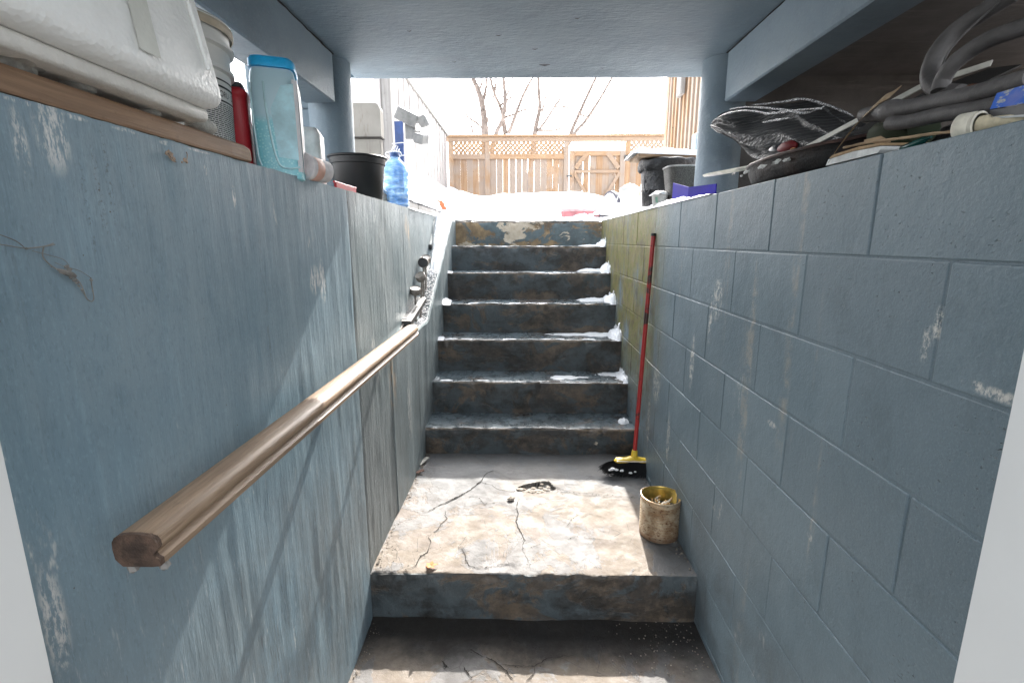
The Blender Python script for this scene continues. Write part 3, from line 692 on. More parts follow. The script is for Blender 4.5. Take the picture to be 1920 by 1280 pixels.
for i in range(25):
    t = i / 24; x = hl.x + (hr.x - hl.x) * t; e = math.sin(math.pi * min(1, max(0, min(t, 1 - t) * 9 + .08)) / 2)
    zc = hz + .012 * math.exp(-((t - .5) / .13) ** 2) - .004 * abs(t - .5) * 2
    rows.append([bm.verts.new((x, Yb + .024 * e * math.cos(a), zc + .015 * e * math.sin(a))) for a in [2 * math.pi * k / 12 for k in range(12)]])
for a, b in zip(rows, rows[1:]):
    for k in range(12): bm.faces.new((a[k], a[(k + 1) % 12], b[(k + 1) % 12], b[k]))
bm.faces.new(rows[0]); bm.faces.new(rows[-1][::-1]); ob('head', bm, M_yel, BR, True)
bm = B(); box(bm, (hl.x + .012, Yb - .0255, hz - .004), (hr.x - .012, Yb + .0255, hz + .0045), bev=.003); ob('head_pad', bm, plain('pale_pad', (.78, .68, .55), .5), BR)
bm = B(); rg = random.Random(3); tl = onZ(1118, 880, LZ + .02); trr = onZ(1228, 894, LZ)
for k in range(1500):
    t = rg.random(); y = rg.uniform(-.02, .02); sw = rg.gauss(0, .006)
    p0 = Vector((hl.x + .006 + (hr.x - hl.x - .012) * t, Yb + y, hz - .010))
    x1 = tl.x + .02 + (trr.x - tl.x - .035) * t + sw
    p1 = Vector((x1, Yb + y * 2.0 - .02 + rg.gauss(0, .006), LZ + .008 + .022 * max(0, .35 - t) / .35 + abs(rg.gauss(0, .004))))
    if t < .04: p1.x -= rg.random() * .02; p1.z += rg.random() * .012
    md = p0.lerp(p1, .5) + Vector((rg.gauss(0, .003) - .005 * (1 - t), 0, .004))
    blade(bm, [p0, md, p1], [.0022, .002, .0012], (0, 1, .2))
ob('bristles', bm, plain('black_bristles', (.012, .012, .013), .5), BR, False, 'stuff')
for (a, b, r) in ((1148, 879, .013), (1156, 880, .010), (1166, 882, .010), (1182, 886, .009), (1143, 881, .007), (1191, 884, .006)):
    p = onY(a, b, Yb - .052); bm = B(); rock(bm, p, r, a, 2, (1.1, .5, .7), .5)
    tag(ob('snow_clump', bm, M_snow, None, True), 'crumb of snow caught in the black broom bristles', 'snow clump', 'snow crumbs in the broom')

TC = Vector((.625, 2.055, LZ + .004)); rT = .086; hT = .19
TN = thing('tin_can', TC, 'large open rusty tin can holding cigarette butts on the landing by the block wall', 'tin can')
M_tin = Mat('rusty_tin', (.5, .4, .3), .42, .55, False)
n1 = M_tin.noise(14., 6, .75); n2 = M_tin.noise(60., 5, .75)
c = M_tin.mix(M_tin.ramp(n1, .38, .62), (.60, .50, .36), (.40, .27, .16)); c = M_tin.mix(M_tin.ramp(n2, .52, .66), c, (.17, .075, .035)); c = M_tin.mix(M_tin.ramp(M_tin.comp(2), .05, 0., 0, .7), c, (.16, .07, .035))
M_tin.col(c).bump(n2, .0012)
M_gold = plain('gold_lacquer_tin', (.50, .34, .08), .3, .75, .3, 25.)
prof = [(0, 0), (rT - .004, 0), (rT, .004), (rT, .022)]
nr = 12
for k in range(nr * 4 + 1):
    z = .024 + (hT - .045) * k / (nr * 4); prof.append((rT - .003 + .0036 * math.cos(2 * math.pi * k / 4), z))
prof += [(rT, hT - .016), (rT, hT - .005), (rT + .002, hT - .002), (rT + .002, hT + .001), (rT - .001, hT + .002)]
wob = lambda r, z, a: (r * (1 + .018 * math.cos(2 * a + .6) * z / hT + .006 * nz(a * 1.3, z * 14)), z + .002 * math.cos(a * 2) * (z / hT))
bm = B(); lathe(bm, prof, 56, TC, None, 0, wob); ob('can_wall', bm, M_tin.m, TN, True)
bm = B(); lathe(bm, [(rT - .001, hT + .002), (rT - .003, hT - .004), (rT - .008, hT - .007)] + [(rT - .0098 + .0014 * math.cos(2 * math.pi * k / 4), hT - .008 - (hT - .12) * k / 48) for k in range(49)], 56, TC, None, 0, wob); ob('can_lining', bm, M_gold, TN, True)
bm = B(); grid(bm, 16, 16, lambda u, v: (lambda a, b: TC + Vector((a * math.sqrt(max(0, 1 - b * b / 2)) * .080, b * math.sqrt(max(0, 1 - a * a / 2)) * .080, .128 + .012 * nz(a * 3, b * 3, 1))))(2 * u - 1, 2 * v - 1))
ob('ash', bm, plain('ash_and_sand', (.16, .15, .10), .95, 0, .5, 60., .005), None, True, 'stuff')
Mb1 = plain('butt_paper', (.72, .66, .55), .8, 0, .1); Mb2 = plain('butt_filter', (.55, .36, .17), .8)
rg = random.Random(9)
for k in range(16):
    a = rg.uniform(0, 6.28); r = rg.uniform(.0, .062); p = TC + Vector((math.cos(a) * r, math.sin(a) * r, .142 + rg.random() * .012)); az = rg.uniform(0, 6.28); el = rg.uniform(0, .9) if k % 3 else .1
    d = Vector((math.cos(az) * math.cos(el), math.sin(az) * math.cos(el), math.sin(el))); bm = B()
    if (p + d * .03 - TC).xy.length > .078: d.x, d.y = -d.x, -d.y
    tube(bm, [p, p + d * .019], .0042, 8, True, 0); tube(bm, [p + d * .0192, p + d * .033], .0040, 8, True, 1)
    tag(ob('cigarette_butt', bm, [Mb1, Mb2]), 'stubbed out cigarette butt among those heaped inside the rusty tin can', 'cigarette butt', 'cigarette butts in the tin can')

# ------------------------------------------------------------------ left ledge: plank, foam box, stones, containers
bm = B(); N = 40
rows = []
for i in range(N + 1):
    y = .40 + (1.148 - .40) * i / N; j = .001 * nz(y * 20)
    e = .004 if i in (0, N) else 0
    rows.append([bm.verts.new(p) for p in ((-.604 - e, y, 1.6535), (-.6025 + j, y, 1.657), (-.6035 + j, y, 1.682 - e + .001 * nz(y * 9, 3)), (-.607, y, 1.6865 - e), (-.735, y, 1.687 - e), (-.738, y, 1.6535))])
for a, b in zip(rows, rows[1:]):
    for k in range(6): bm.faces.new((a[k], b[k], b[(k + 1) % 6], a[(k + 1) % 6]))
bm.faces.new(rows[0]); bm.faces.new(rows[-1])
tag(ob('wooden_plank', bm, M_plank), 'brown wooden plank lying along the top edge of the left wall under the foam box', 'plank')
FB = thing('foam_box', (-.73, .66, 1.72), 'large white foam cooler box wrapped in clear tape, propped on stones above the left wall', 'foam box')
M_foam = Mat('white_foam', (.80, .80, .78), .42, 0, True); n = M_foam.noise(14., 5, .7); M_foam.col(M_foam.mix(M_foam.ramp(n, .3, .7), (.82, .82, .80), (.89, .89, .87)))
M_foam.bump(M_foam.noise(9., 6, .7, (1, .35, 1)), .005); M_foam.bump(M_foam.vor(130.), .0012)
def rbox(bm, x0, x1, y0, y1, z0, z1, r, tap=0.):
    vs = box(bm, (x0, y0, z0), (x1, y1, z1), bev=r, seg=4)
    for v in vs:
        t = (v.co.z - z0) / (z1 - z0); k = 1 - tap * t
        v.co.x = (x0 + x1) / 2 + (v.co.x - (x0 + x1) / 2) * k; v.co.y = (y0 + y1) / 2 + (v.co.y - (y0 + y1) / 2) * k
        v.co += Vector((.0025 * nz(v.co.y * 9, v.co.z * 9, 2), .002 * nz(v.co.x * 9, v.co.z * 9), .002 * nz(v.co.x * 9, v.co.y * 9)))
bm = B(); rbox(bm, -1.0, -.545, .465, .985, 1.718, 2.03, .028, .17); ob('box_body', bm, M_foam.m, FB, True)
bm = B(); rbox(bm, -.985, -.575, .48, .965, 1.696, 1.7185, .008); ob('box_lid', bm, plain('foam_lid', (.66, .64, .60), .5, 0, .08, 20., .003, True), FB, True)
M_tape = plain('clear_tape', (.70, .695, .635), .22, 0, .05, 30., .001, True)
def strip(pts, w, nrm, m, nm, par): bm = B(); blade(bm, pts, w, nrm); ob(nm, bm, m, par)
fx = lambda z: -.5425 - .0387 * (z - 1.718) / .312
strip([(fx(z) + .0012, .785 - .02 * (z - 1.75), z) for z in (1.752, 1.8, 1.9, 2.0)], .042, (1, 0, 0), M_tape, 'tape', FB)
bm = B(); tube(bm, [(fx(z) + .001, .935 - .17 * (z - 1.75), z) for z in (1.775, 1.80, 1.85, 1.9, 2.0)], .0038, 6); ob('box_rib', bm, M_foam.m, FB, True)
bm = B(); tube(bm, spline([(-.583, y, 1.722 + .004 * nz(y * 18)) for y in (.48, .55, .62, .7, .76, .83, .90)], 4), [.004 + .0018 * nz(i * .9) for i in range(25)], 6); ob('seam_tape', bm, plain('wrinkled_tape', (.66, .62, .54), .25, 0, .15, 60., .003, True), FB, True)
M_stone = plain('grey_stone', (.42, .41, .38), .75, 0, .25, 25., .003, True)
for a, b, Y, r, sq, lab in ((378, 240, .92, .031, (.8, 1.1, .52), 'oval pale stone with a white vein at the right corner of the foam box'),
                        (14, 118, .56, .036, (.7, 1.0, .45), 'angular grey stone on the plank at the left picture edge'),
                        (148, 172, .69, .026, (.7, 1., .55), 'flat grey stone under the middle of the foam box'), (281, 218, .83, .018, (.8, 1.1, .55), 'small round white stone on the plank between the two other stones')):
    p = onX(a, b, -.625); p.z = 1.687 + r * sq[2] * .9; bm = B(); rock(bm, p, r, a, 3, sq, .13 if a != 14 else .5, 1.1 if a != 14 else 2.5)
    o = tag(ob('stone', bm, M_stone, None, a != 14), lab, 'stone')
    if a == 372:
        bm = B(); tube(bm, spline([p + Vector((.020 * math.cos(t) , .033 * math.sin(t), .006 + .005 * math.sin(3 * t))) * 1.03 for t in (-1.3, -.9, -.4, .1, .5, .9)], 3), .0016, 5); ob('vein', bm, plain('quartz', (.75, .73, .68), .6), o)
# pail
PC = Vector((-.832, 1.235, 1.64))
PL = thing('white_pail', PC, 'tall white plastic pail with black printing behind the foam box', 'pail')
M_pail = plain('white_pail_plastic', (.74, .73, .70), .4, 0, .05, 6.)
prf = [(0, 0), (.123, 0), (.127, .006), (.133, .20), (.1345, .222)]
bm = B(); lathe(bm, prf + [(.1345, .225), (.143, .228), (.143, .236), (.136, .240), (.137, .275), (.147, .279), (.147, .287), (.139, .290), (.140, .318), (.147, .320), (.148, .330), (.143, .335), (.136, .331), (.13, .05), (0, .04)], 48, PC); ob('pail_body', bm, M_pail, PL, True)
bm = B(); lathe(bm, [(.1458, .310), (.1485, .314), (.1492, .321), (.1485, .327), (.147, .3285)], 48, PC); ob('rim_band', bm, plain('stained_rim', (.55, .47, .36), .6), PL, True)
M_ink = plain('black_print', (.03, .03, .035), .6)
def on_pail(bm, a, z, off=.0012):
    r = .123 + .004 * min(1, z / .006) + .0065 * z / .2 + off
    return PC + Vector((r * math.sin(a), -r * math.cos(a), z))
bm = B(); rg = random.Random(2)
def pband(a0, a1, z0, z1, n=10):
    grid(bm, n, 1, lambda u, v: on_pail(bm, a0 + (a1 - a0) * u, z0 + (z1 - z0) * v))
pband(.9, 2.1, .205, .2085); pband(1.1, 2.1, .190, .1945); pband(1.15, 2.1, .160, .1635)
for k in range(34):
    z = .154 - k * .0044; a = .9
    while a < 2.0:
        l = rg.uniform(.03, .12); pband(a, a + l, z, z + .0019, 3); a += l + .018
ob('printed_lines', bm, M_ink, PL)
def text_bm(s, size, place):
    cu = bpy.data.curves.new('t', 'FONT'); cu.body = s; cu.size = size; to = bpy.data.objects.new('t', cu); COL.objects.link(to)
    dg = bpy.context.evaluated_depsgraph_get(); me = bpy.data.meshes.new_from_object(to.evaluated_get(dg)); bm = B(); bm.from_mesh(me)
    bpy.data.objects.remove(to); bpy.data.curves.remove(cu); bpy.data.meshes.remove(me)
    for v in bm.verts: v.co = place(v.co.x, v.co.y)
    return bm
ob('printed_text', text_bm('LIABORU · DENN', .0165, lambda x, y: on_pail(None, 1.20 + x / .131, .1705 + y * 1.15, .0016)), M_ink, PL, keep=True)
# red jug
RJ = thing('red_jug', (-.768, 1.385, 1.64), 'red plastic jug with a black cap between the white pail and the blue bottle', 'jug')
M_rp = plain('red_plastic', (.52, .018, .03), .42, 0, .12, 8.)
def sqloft(bm, c, lv, n=32, rz=0., ex=3.2, mi=0):
    """stack of rounded rectangles: lv = [(z, hx, hy, dx, dy)]"""
    rings = []
    for z, hx, hy, dx, dy in lv:
        ring = []
        for k in range(n):
            a = 2 * math.pi * k / n; ca, sa = math.cos(a), math.sin(a); r = (abs(ca) ** ex + abs(sa) ** ex) ** (-1 / ex)
            x, y = dx + hx * r * ca, dy + hy * r * sa
            ring.append(bm.verts.new(Vector(c) + Vector((x * math.cos(rz) - y * math.sin(rz), x * math.sin(rz) + y * math.cos(rz), z))))
        rings.append(ring)
    for a, b in zip(rings, rings[1:]):
        for k in range(n): bm.faces.new((a[k], a[(k + 1) % n], b[(k + 1) % n], b[k])).material_index = mi
    bm.faces.new(rings[0][::-1]).material_index = mi; bm.faces.new(rings[-1]).material_index = mi
bm = B(); sqloft(bm, (-.768, 1.385, 1.64), [(0, .042, .044, 0, 0), (.004, .045, .047, 0, 0), (.19, .043, .045, 0, 0), (.205, .043, .045, 0, 0), (.208, .045, .047, 0, 0), (.222, .044, .046, 0, 0), (.228, .037, .040, 0, 0)], 36, R(20), 5); ob('jug_body', bm, M_rp, RJ, True)
bm = B(); sqloft(bm, (-.765, 1.385, 1.867), [(0, .030, .03, 0, 0), (.004, .033, .033, 0, 0), (.012, .033, .033, 0, 0), (.016, .030, .03, 0, 0)], 24, R(20), 6); ob('jug_cap', bm, plain('black_cap', (.03, .03, .035), .5), RJ, True)
# blue bottle
bc = Vector((-.672, 1.44, 1.64)); rz = R(20)
BB = thing('blue_jug', bc, 'pale blue translucent jug with bright blue lid on the left wall top', 'jug')
M_bl = Mat('blue_bottle_plastic', (.4, .65, .75), .3, 0, False); zz = M_bl.op('ADD', M_bl.comp(2), M_bl.op('MULTIPLY', M_bl.noise(30., 3), .02))
gran = M_bl.vor(150.); c1 = M_bl.mix(M_bl.ramp(gran, .1, .5), (.46, .84, .88), (.27, .66, .74)); M_bl.col(M_bl.mix(M_bl.ramp(zz, .150, .175), c1, (.52, .72, .80)))
hx, hy = .059, .085
lv = [(0, hx - .010, hy - .010, 0, 0), (.006, hx, hy, 0, 0), (.12, hx, hy, 0, 0), (.22, hx - .001, hy - .001, 0, 0), (.255, hx - .003, hy - .003, 0, 0), (.276, hx - .008, hy - .007, 0, 0)]
bm = B(); sqloft(bm, bc, lv, 48, rz, 6); ob('bottle_body', bm, M_bl.m, BB, True)
m = Matrix.Rotation(rz, 3, 'Z'); L = lambda x, y, z: bc + m @ Vector((x, y, z * 1.17))
bm = B(); sqloft(bm, bc, [(.277, hx - .010, hy - .009, 0, 0), (.278, hx - .003, hy - .002, 0, 0), (.297, hx - .003, hy - .002, 0, 0), (.303, hx - .008, hy - .007, 0, 0)], 48, rz, 6); ob('lid', bm, plain('bright_blue_lid', (.02, .42, .82), .35), BB, True)
bm = B()
tube(bm, spline([L(-.020, -hy - .001, .205), L(-.018, -hy - .003, .15), L(-.010, -hy - .003, .08), L(0.002, -hy - .003, .035), L(.025, -hy - .002, .026), L(.052, -hy - .001, .030)], 5), .0026, 6)
tube(bm, spline([L(-.052, -hy - .001, .20), L(-.050, -hy - .002, .12), L(-.046, -hy - .002, .05), L(-.04, -hy - .001, .03)], 4), .0022, 6)
ob('moulded_rib', bm, plain('pale_blue_rib', (.52, .76, .82), .25), BB, True)
bm = B(); 
def pane(bm, P, dep=.002):
    prism(bm, P, (m @ Vector((0, -1, 0))) * dep)
bm = B(); pane(bm, [L(.002, -hy + .0015, .05), L(.050, -hy + .0015, .045), L(.050, -hy + .0015, .205), L(.02, -hy + .0015, .20), L(-.008, -hy + .0015, .15)]); ob('grip_recess', bm, plain('grip_blue', (.44, .72, .80), .35), BB)
M_lab = Mat('label_paper', (.8, .8, .82), .4, 0, False); M_lab.col(M_lab.mix(M_lab.op('MULTIPLY', M_lab.ramp(M_lab.noise(1., 2, .5, (300, 300, 420)), .52, .6, 0, .5), M_lab.ramp(M_lab.noise(18., 2), .4, .55)), (.82, .82, .84), (.45, .47, .55)))
bm = B(); grid(bm, 2, 6, lambda u, v: L(hx + .0012 - (.002 if v > .9 else 0), -.068 + .136 * u, .02 + .20 * v)); grid(bm, 1, 6, lambda u, v: L(hx - .012 + .0115 * u, -hy - .0006 + .0165 * u * u, .02 + .195 * v)); ob('label', bm, M_lab.m, BB, False, None)
# white carton, cup, red tray
bm = B(); sqloft(bm, (-.70, 1.72, 1.635), [(0, .035, .045, 0, 0), (.003, .037, .047, 0, 0), (.185, .037, .047, 0, 0), (.205, .025, .035, 0, 0), (.207, .02, .03, 0, 0)], 32, .2, 6)
tag(ob('white_bottle', bm, plain('white_bottle_plastic', (.62, .62, .60), .4), None, True), 'plain white square bottle standing behind the blue jug, beside the column', 'bottle')
p = onY(597, 324, 1.46); ax = Vector((.38, 1, -.06)).normalized(); rm = ax.to_track_quat('Z', 'Y').to_matrix()
p.x -= .04; p.z = 1.688
CP = thing('plastic_cup', p, 'translucent white plastic cup lying on its side on the left wall top', 'cup')
bm = B(); lathe(bm, [(0, 0), (.036, 0), (.0385, .003), (.0385, .008), (.034, .010), (.031, .085), (.028, .088), (0, .088)], 32, p, rm); ob('cup_body', bm, plain('milky_plastic', (.70, .66, .66), .4), CP, True)
bm = B(); lathe(bm, [(.0325, .02), (.034, .021), (.0325, .05), (.0315, .051)], 32, p, rm); ob('cup_print', bm, plain('orange_print', (.75, .45, .36), .5), CP, True)
RTy = thing('red_tray', (-.66, 1.8, 1.642), 'small bright red plastic scoop lying at the foot of the black pot', 'scoop')
bm = B(); box(bm, (-.70, 1.70, 1.650), (-.618, 1.90, 1.654), bev=.001); box(bm, (-.625, 1.70, 1.654), (-.617, 1.90, 1.672), bev=.002); box(bm, (-.70, 1.892, 1.6542), (-.626, 1.90, 1.670), bev=.002); ob('tray', bm, M_rp, RTy)
bm = B(); tube(bm, [(-.621, 1.69, 1.673), (-.621, 1.905, 1.673)], .004, 8); ob('tray_lip', bm, M_rp, RTy, True)
# black pot
pc = Vector((-.772, 2.42, 1.648))
M_bk = plain('black_plant_pot', (.010, .010, .011), .42, 0, .2, 10.)
PT = thing('plant_pot', pc, 'empty black plastic plant pot standing on the left wall top', 'plant pot')
KP = 1.15
def sk(P): return [(a * KP, b * 1.12) for a, b in P]
bm = B(); lathe(bm, sk([(0, 0), (.088, 0), (.091, .004), (.105, .155), (.1055, .158), (.109, .160), (.111, .182), (.1135, .184), (.1135, .188), (.109, .189), (.105, .155), (.09, .02), (0, .012)]), 48, pc); ob('pot_body', bm, M_bk, PT, True)
bm = B(); lathe(bm, sk([(.1135, .1835), (.117, .185), (.1175, .189), (.115, .1915), (.110, .190)]), 48, pc); ob('pot_rim', bm, M_bk, PT, True)
# water bottle
wc = Vector((-.750, 3.04, 1.672)); KW = 1.2; 
WB = thing('water_bottle', wc, 'crumpled empty blue water bottle with a white carrying ring beside the black pot', 'bottle')
M_wb = Mat('blue_clear_plastic', (.28, .5, .82), .12, 0, False); M_wb.b.inputs['Transmission Weight'].default_value = .35; M_wb.b.inputs['IOR'].default_value = 1.25
M_wb.col(M_wb.mix(M_wb.ramp(M_wb.noise(14., 5, .7, (1, 1, 3)), .4, .62), (.22, .44, .80), (.55, .74, .92)))
crm = lambda r, z, a: (r * (1 + (.05 * nz(a * 1.2, z * 45, 3) + .03 * math.sin(z * 240 + 2 * math.sin(a))) * (1 if z < .165 else .25)), z)
bm = B(); lathe(bm, [(0, .006), (.045, 0), (.058, .008)] + [(.060 + .0015 * math.cos(k * 1.3), .015 + k * .0075) for k in range(21)] + [(.059, .178), (.054, .195), (.044, .212), (.030, .226), (.021, .232), (.019, .240), (.019, .252), (0, .252)], 40, wc, Matrix.Identity(3) * KW, 0, crm); ob('bottle_body', bm, M_wb.m, WB, True)
bm = B(); lathe(bm, [(.0225, .240), (.0228, .242), (.0228, .256), (.021, .259), (0, .259)], 24, wc, Matrix.Identity(3) * KW); ob('bottle_cap', bm, plain('navy_cap', (.03, .07, .19), .4), WB, True)
bm = B(); pts = [wc + Vector((x, -.004, z)) * KW for x, z in ((-.024, .236), (-.036, .244), (-.043, .252), (-.038, .260), (-.02, .263), (.01, .2635), (.026, .262), (.034, .254), (.033, .244), (.022, .238))]; tube(bm, spline(pts, 4), .0032, 8); ob('carry_ring', bm, plain('white_ring', (.85, .85, .85), .4), WB, True)

# ------------------------------------------------------------------ path lights on the kerb
M_lt = plain('grey_path_light', (.26, .235, .21), .45, 0., .3, 40.); M_ltd = plain('dark_lens', (.03, .03, .033), .25)
def plight(a, b, r, Y, lab, tilt):
    p = onY(a, b, Y)
    t = thing('path_light', (p.x, Y, kerbz(Y)), lab, 'path light', 'round path lights along the kerb')
    m = Euler(tilt).to_matrix()
    bm = B(); lathe(bm, [(0, -.034), (r * .9, -.034), (r, -.030), (r, 0), (r * .93, .003)], 28, p, m); ob('light_body', bm, M_lt, t, True)
    bm = B(); lathe(bm, [(r * .94, .0022), (r * .92, .0045), (r * .85, .0035), (r * .84, .0015), (0, .0025)], 28, p, m); ob('light_cap', bm, M_ltd if 'facing' in lab else M_lt, t, True)
    bm = B(); tube(bm, [p + m @ Vector((0, 0, -.034)), Vector((p.x - .01, Y + .02, kerbz(Y) - .01))], .007, 6); ob('stake', bm, M_lt, t)
plight(779, 541, .032, 2.96, 'round grey path light nearest the rectangular lamp on the sloping kerb', (R(22), R(8), 0))
plight(787, 516, .032, 3.12, 'second round path light up the kerb, tilted towards the left wall', (R(35), R(-20), 0))
plight(793, 492, .034, 3.26, 'round path light with its dark face facing down the stairs', (R(82), R(18), 0))
plight(798, 483, .034, 3.38, 'farthest round path light on the kerb, half hidden by the one with the dark face', (R(30), R(5), 0))
q1, q2 = onX(788, 560, -.652), onX(757, 606, -.645); q1.z = max(q1.z, kerbz(q1.y) + .05)
TL = thing('solar_lamp', (q2.x, q2.y, .98), 'rectangular dark solar lamp lying on the kerb at the top end of the handrail', 'solar lamp')
d = (q1 - q2); ln = d.length; mt = d.normalized().to_track_quat('Y', 'Z').to_matrix(); mid = (q1 + q2) / 2
bm = B(); vs = box(bm, (-.040, -ln / 2, -.022), (.040, ln / 2, .012), bev=.004)
for v in vs: v.co = mid + mt @ v.co
ob('lamp_body', bm, plain('dark_lamp_case', (.075, .07, .066), .5), TL)
bm = B(); vs = box(bm, (-.033, -ln * .44, .0122), (.012, ln * .42, .0155), bev=.001)
for v in vs: v.co = mid + mt @ v.co
ob('solar_panel', bm, plain('solar_cells', (.16, .155, .15), .25), TL)
bm = B(); vs = box(bm, (-.020, -ln * .36, .0156), (.004, -ln * .2, .0165))
for v in vs: v.co = mid + mt @ v.co
ob('panel_slot', bm, M_ltd, TL)
bm = B(); tube(bm, [q2 + Vector((-.004, .02, 0)), q2 + Vector((-.006, -.16, -.06))], .006, 6); ob('stake', bm, M_lt, TL)
bm = B(); p = onX(807, 463, -.715); box(bm, p - Vector((.012, .02, .012)), p + Vector((.012, .02, .018)), bev=.002); tube(bm, [p, p - Vector((0, 0, .05))], .004, 6); tag(ob('dark_clip', bm, M_ltd), 'small black clip against the wall above the path lights, by the snow', 'clip')

# ------------------------------------------------------------------ things on the right ledge
M_hose = plain('grey_foam_hose', (.085, .078, .076), .6, 0, .25, 18., .002)
def hose(pts, r, lab, nm='foam_hose', cuff=None, cat='hose'):
    P = spline([onX(a, b, X) for a, b, X in pts], 7); n = len(P); bm = B()
    rs = [r * (1 + (cuff * math.exp(-((i / (n - 1) - .26) / .09) ** 2) if cuff else 0)) for i in range(n)]
    tube(bm, P, rs, 16); return tag(ob(nm, bm, M_hose, None, True), lab, cat)
hose([(1620, 216, .76), (1660, 210, .76), (1700, 203, .765), (1760, 190, .77), (1830, 176, .775), (1935, 145, .78)], .0155, 'thick grey hose with a flared cuff pointing towards the stairs on the right ledge', cuff=.45)
hose([(1668, 231, .745), (1700, 229, .75), (1760, 216, .76), (1830, 204, .765), (1900, 190, .77)], .0135, 'thinner grey hose lying just beneath the flared hose on the right ledge')
hose([(1800, 176, .82), (1768, 172, .82), (1747, 158, .82), (1744, 135, .83), (1757, 100, .84), (1790, 60, .86), (1845, 22, .88), (1900, -12, .90)], .0165, 'wide grey hose looping up from the right ledge to the recess ceiling')
hose([(1762, 172, .805), (1768, 150, .81), (1784, 124, .81), (1815, 98, .82), (1860, 72, .83), (1930, 48, .85)], .0145, 'grey hose bowing out to the right picture edge beside the looped hose')
bm = B(); P = spline([onX(a, b, x) for a, b, x in ((1757, 160, .80), (1772, 110, .82), (1800, 72, .84), (1850, 25, .87), (1900, -15, .89))], 6); tube(bm, P, .0022, 6); tag(ob('cable', bm, M_hose, None, True), 'thin dark cable running up beside the looped grey hose', 'cable')
# dark sheet and board added as the shadow behind the hoses and strip
bm = B(); grid(bm, 40, 24, lambda u, v: Vector((.86 + .42 * v, .82 + .72 * u, 1.655 + .105 * math.sin(math.pi * min(1, v * 1.1 + .02)) * (.75 + .5 * nz(u * 4, v * 3, 2)) * min(1, 5 * u, 5 * (1 - u)) + .018 * nz(u * 13, v * 10, 5) + .008 * abs(nz(u * 26, v * 22, 7)))))
tag(ob('shadow_sheet', bm, plain('shadow_sheet_black', (.018, .017, .017), .45, 0, .4, 30., .004), None, True), 'crumpled dark sheet added as the shadow behind the grey hoses on the right ledge', 'shadow sheet')
bm = B(); prism(bm, [onX(a, b, x) for a, b, x in ((1510, 296, .80), (1735, 172, .93), (1855, 128, 1.05), (1915, 121, 1.08), (1800, 175, .96), (1690, 240, .86))], (.012, .012, 0)); tag(ob('shadow_board', bm, plain('shadow_board_black', (.02, .018, .017), .6, 0, .3, 20.)), 'thin black board added as the shadow under the long white trim strip', 'board')
# white strip
bm = B(); P = [onX(1497, 284, .755), onX(1730, 160, .87), onX(1858, 118, .985)]
for a, b in zip(P, P[1:]):
    d = (b - a).normalized(); u = Vector((0, 0, 1)); 
    blade(bm, [a, b], .014, (1, -.5, 0))
r_ = bmesh.ops.extrude_face_region(bm, geom=bm.faces[:]); bmesh.ops.translate(bm, verts=[v for v in r_['geom'] if isinstance(v, bmesh.types.BMVert)], vec=(.005, .003, 0))
tag(ob('white_strip', bm, plain('white_trim_strip', (.58, .56, .50), .5)), 'long white plastic trim strip slanting up across the right ledge', 'trim strip')
bm = B(); P = spline([onX(a, b, x) for a, b, x in ((1553, 305, .70), (1575, 272, .71), (1612, 226, .735), (1650, 190, .75), (1672, 176, .755), (1690, 161, .76))], 5)
blade(bm, P, [.004 + .011 * math.sin(math.pi * i / (len(P) - 1)) ** .8 for i in range(len(P))], (.8, -.6, 0)); r_ = bmesh.ops.extrude_face_region(bm, geom=bm.faces[:]); bmesh.ops.translate(bm, verts=[v for v in r_['geom'] if isinstance(v, bmesh.types.BMVert)], vec=(.002, .002, 0))
tag(ob('dry_leaf_blade', bm, wood('dry_leaf', (.27, .185, .105), (.36, .26, .16), 2, 1., .7, False)), 'long dry brown leaf blade leaning against the white strip', 'leaf')
# netting bundle
M_net = Mat('black_netting', (.05, .05, .055), .55, 0, False); wv = M_net.N.new('ShaderNodeTexWave'); wv.inputs['Scale'].default_value = 26.; wv.inputs['Distortion'].default_value = 3.; wv.bands_direction = 'DIAGONAL'; M_net.l(M_net.p, wv.inputs['Vector'])
wv2 = M_net.N.new('ShaderNodeTexWave'); wv2.inputs['Scale'].default_value = 22.; wv2.inputs['Distortion'].default_value = 4.; wv2.bands_direction = 'Z'; M_net.l(M_net.p, wv2.inputs['Vector'])
hh = M_net.op('MULTIPLY', wv.outputs[1], wv2.outputs[1]); M_net.col(M_net.mix(hh, (.018, .017, .018), (.13, .125, .125))).bump(hh, .004).bump(M_net.noise(60., 4), .004)
NT = thing('netting', (.95, 1.8, 1.66), 'crumpled bundle of black netting with shiny folds piled on the right ledge', 'netting')
TOPL = [(1332, 234), (1350, 215), (1378, 205), (1420, 200), (1470, 196), (1510, 190), (1545, 196), (1585, 212), (1625, 232), (1680, 245)]
BOTL = [(1333, 240), (1355, 252), (1385, 272), (1420, 296), (1465, 306), (1510, 308), (1550, 306), (1590, 302), (1630, 290), (1680, 275)]
XT = [.79, .81, .85, .90, .94, .97, .98, .97, .94, .90]; XB = [.79, .78, .77, .77, .77, .775, .78, .79, .80, .81]
tp = spline([onX(*TOPL[i], XT[i]) for i in range(10)], 8); bt = spline([onX(*BOTL[i], XB[i]) for i in range(10)], 8); nn = len(tp)
def nf(u, v):
    i = min(nn - 1, int(round(u * (nn - 1)))); a, b = bt[i], tp[i]; p = a.lerp(b, v); t = u
    k = math.sin(math.pi * v) * (.03 + .02 * nz(u * 7, v * 3)) * min(1, u * 5)
    fold = .012 * math.sin(v * 15 + 5 * nz(u * 3.2, 1) + u * 6) * min(1, u * 6)
    return p + Vector((-k - fold, -.2 * k, .004 * nz(u * 20, v * 9)))
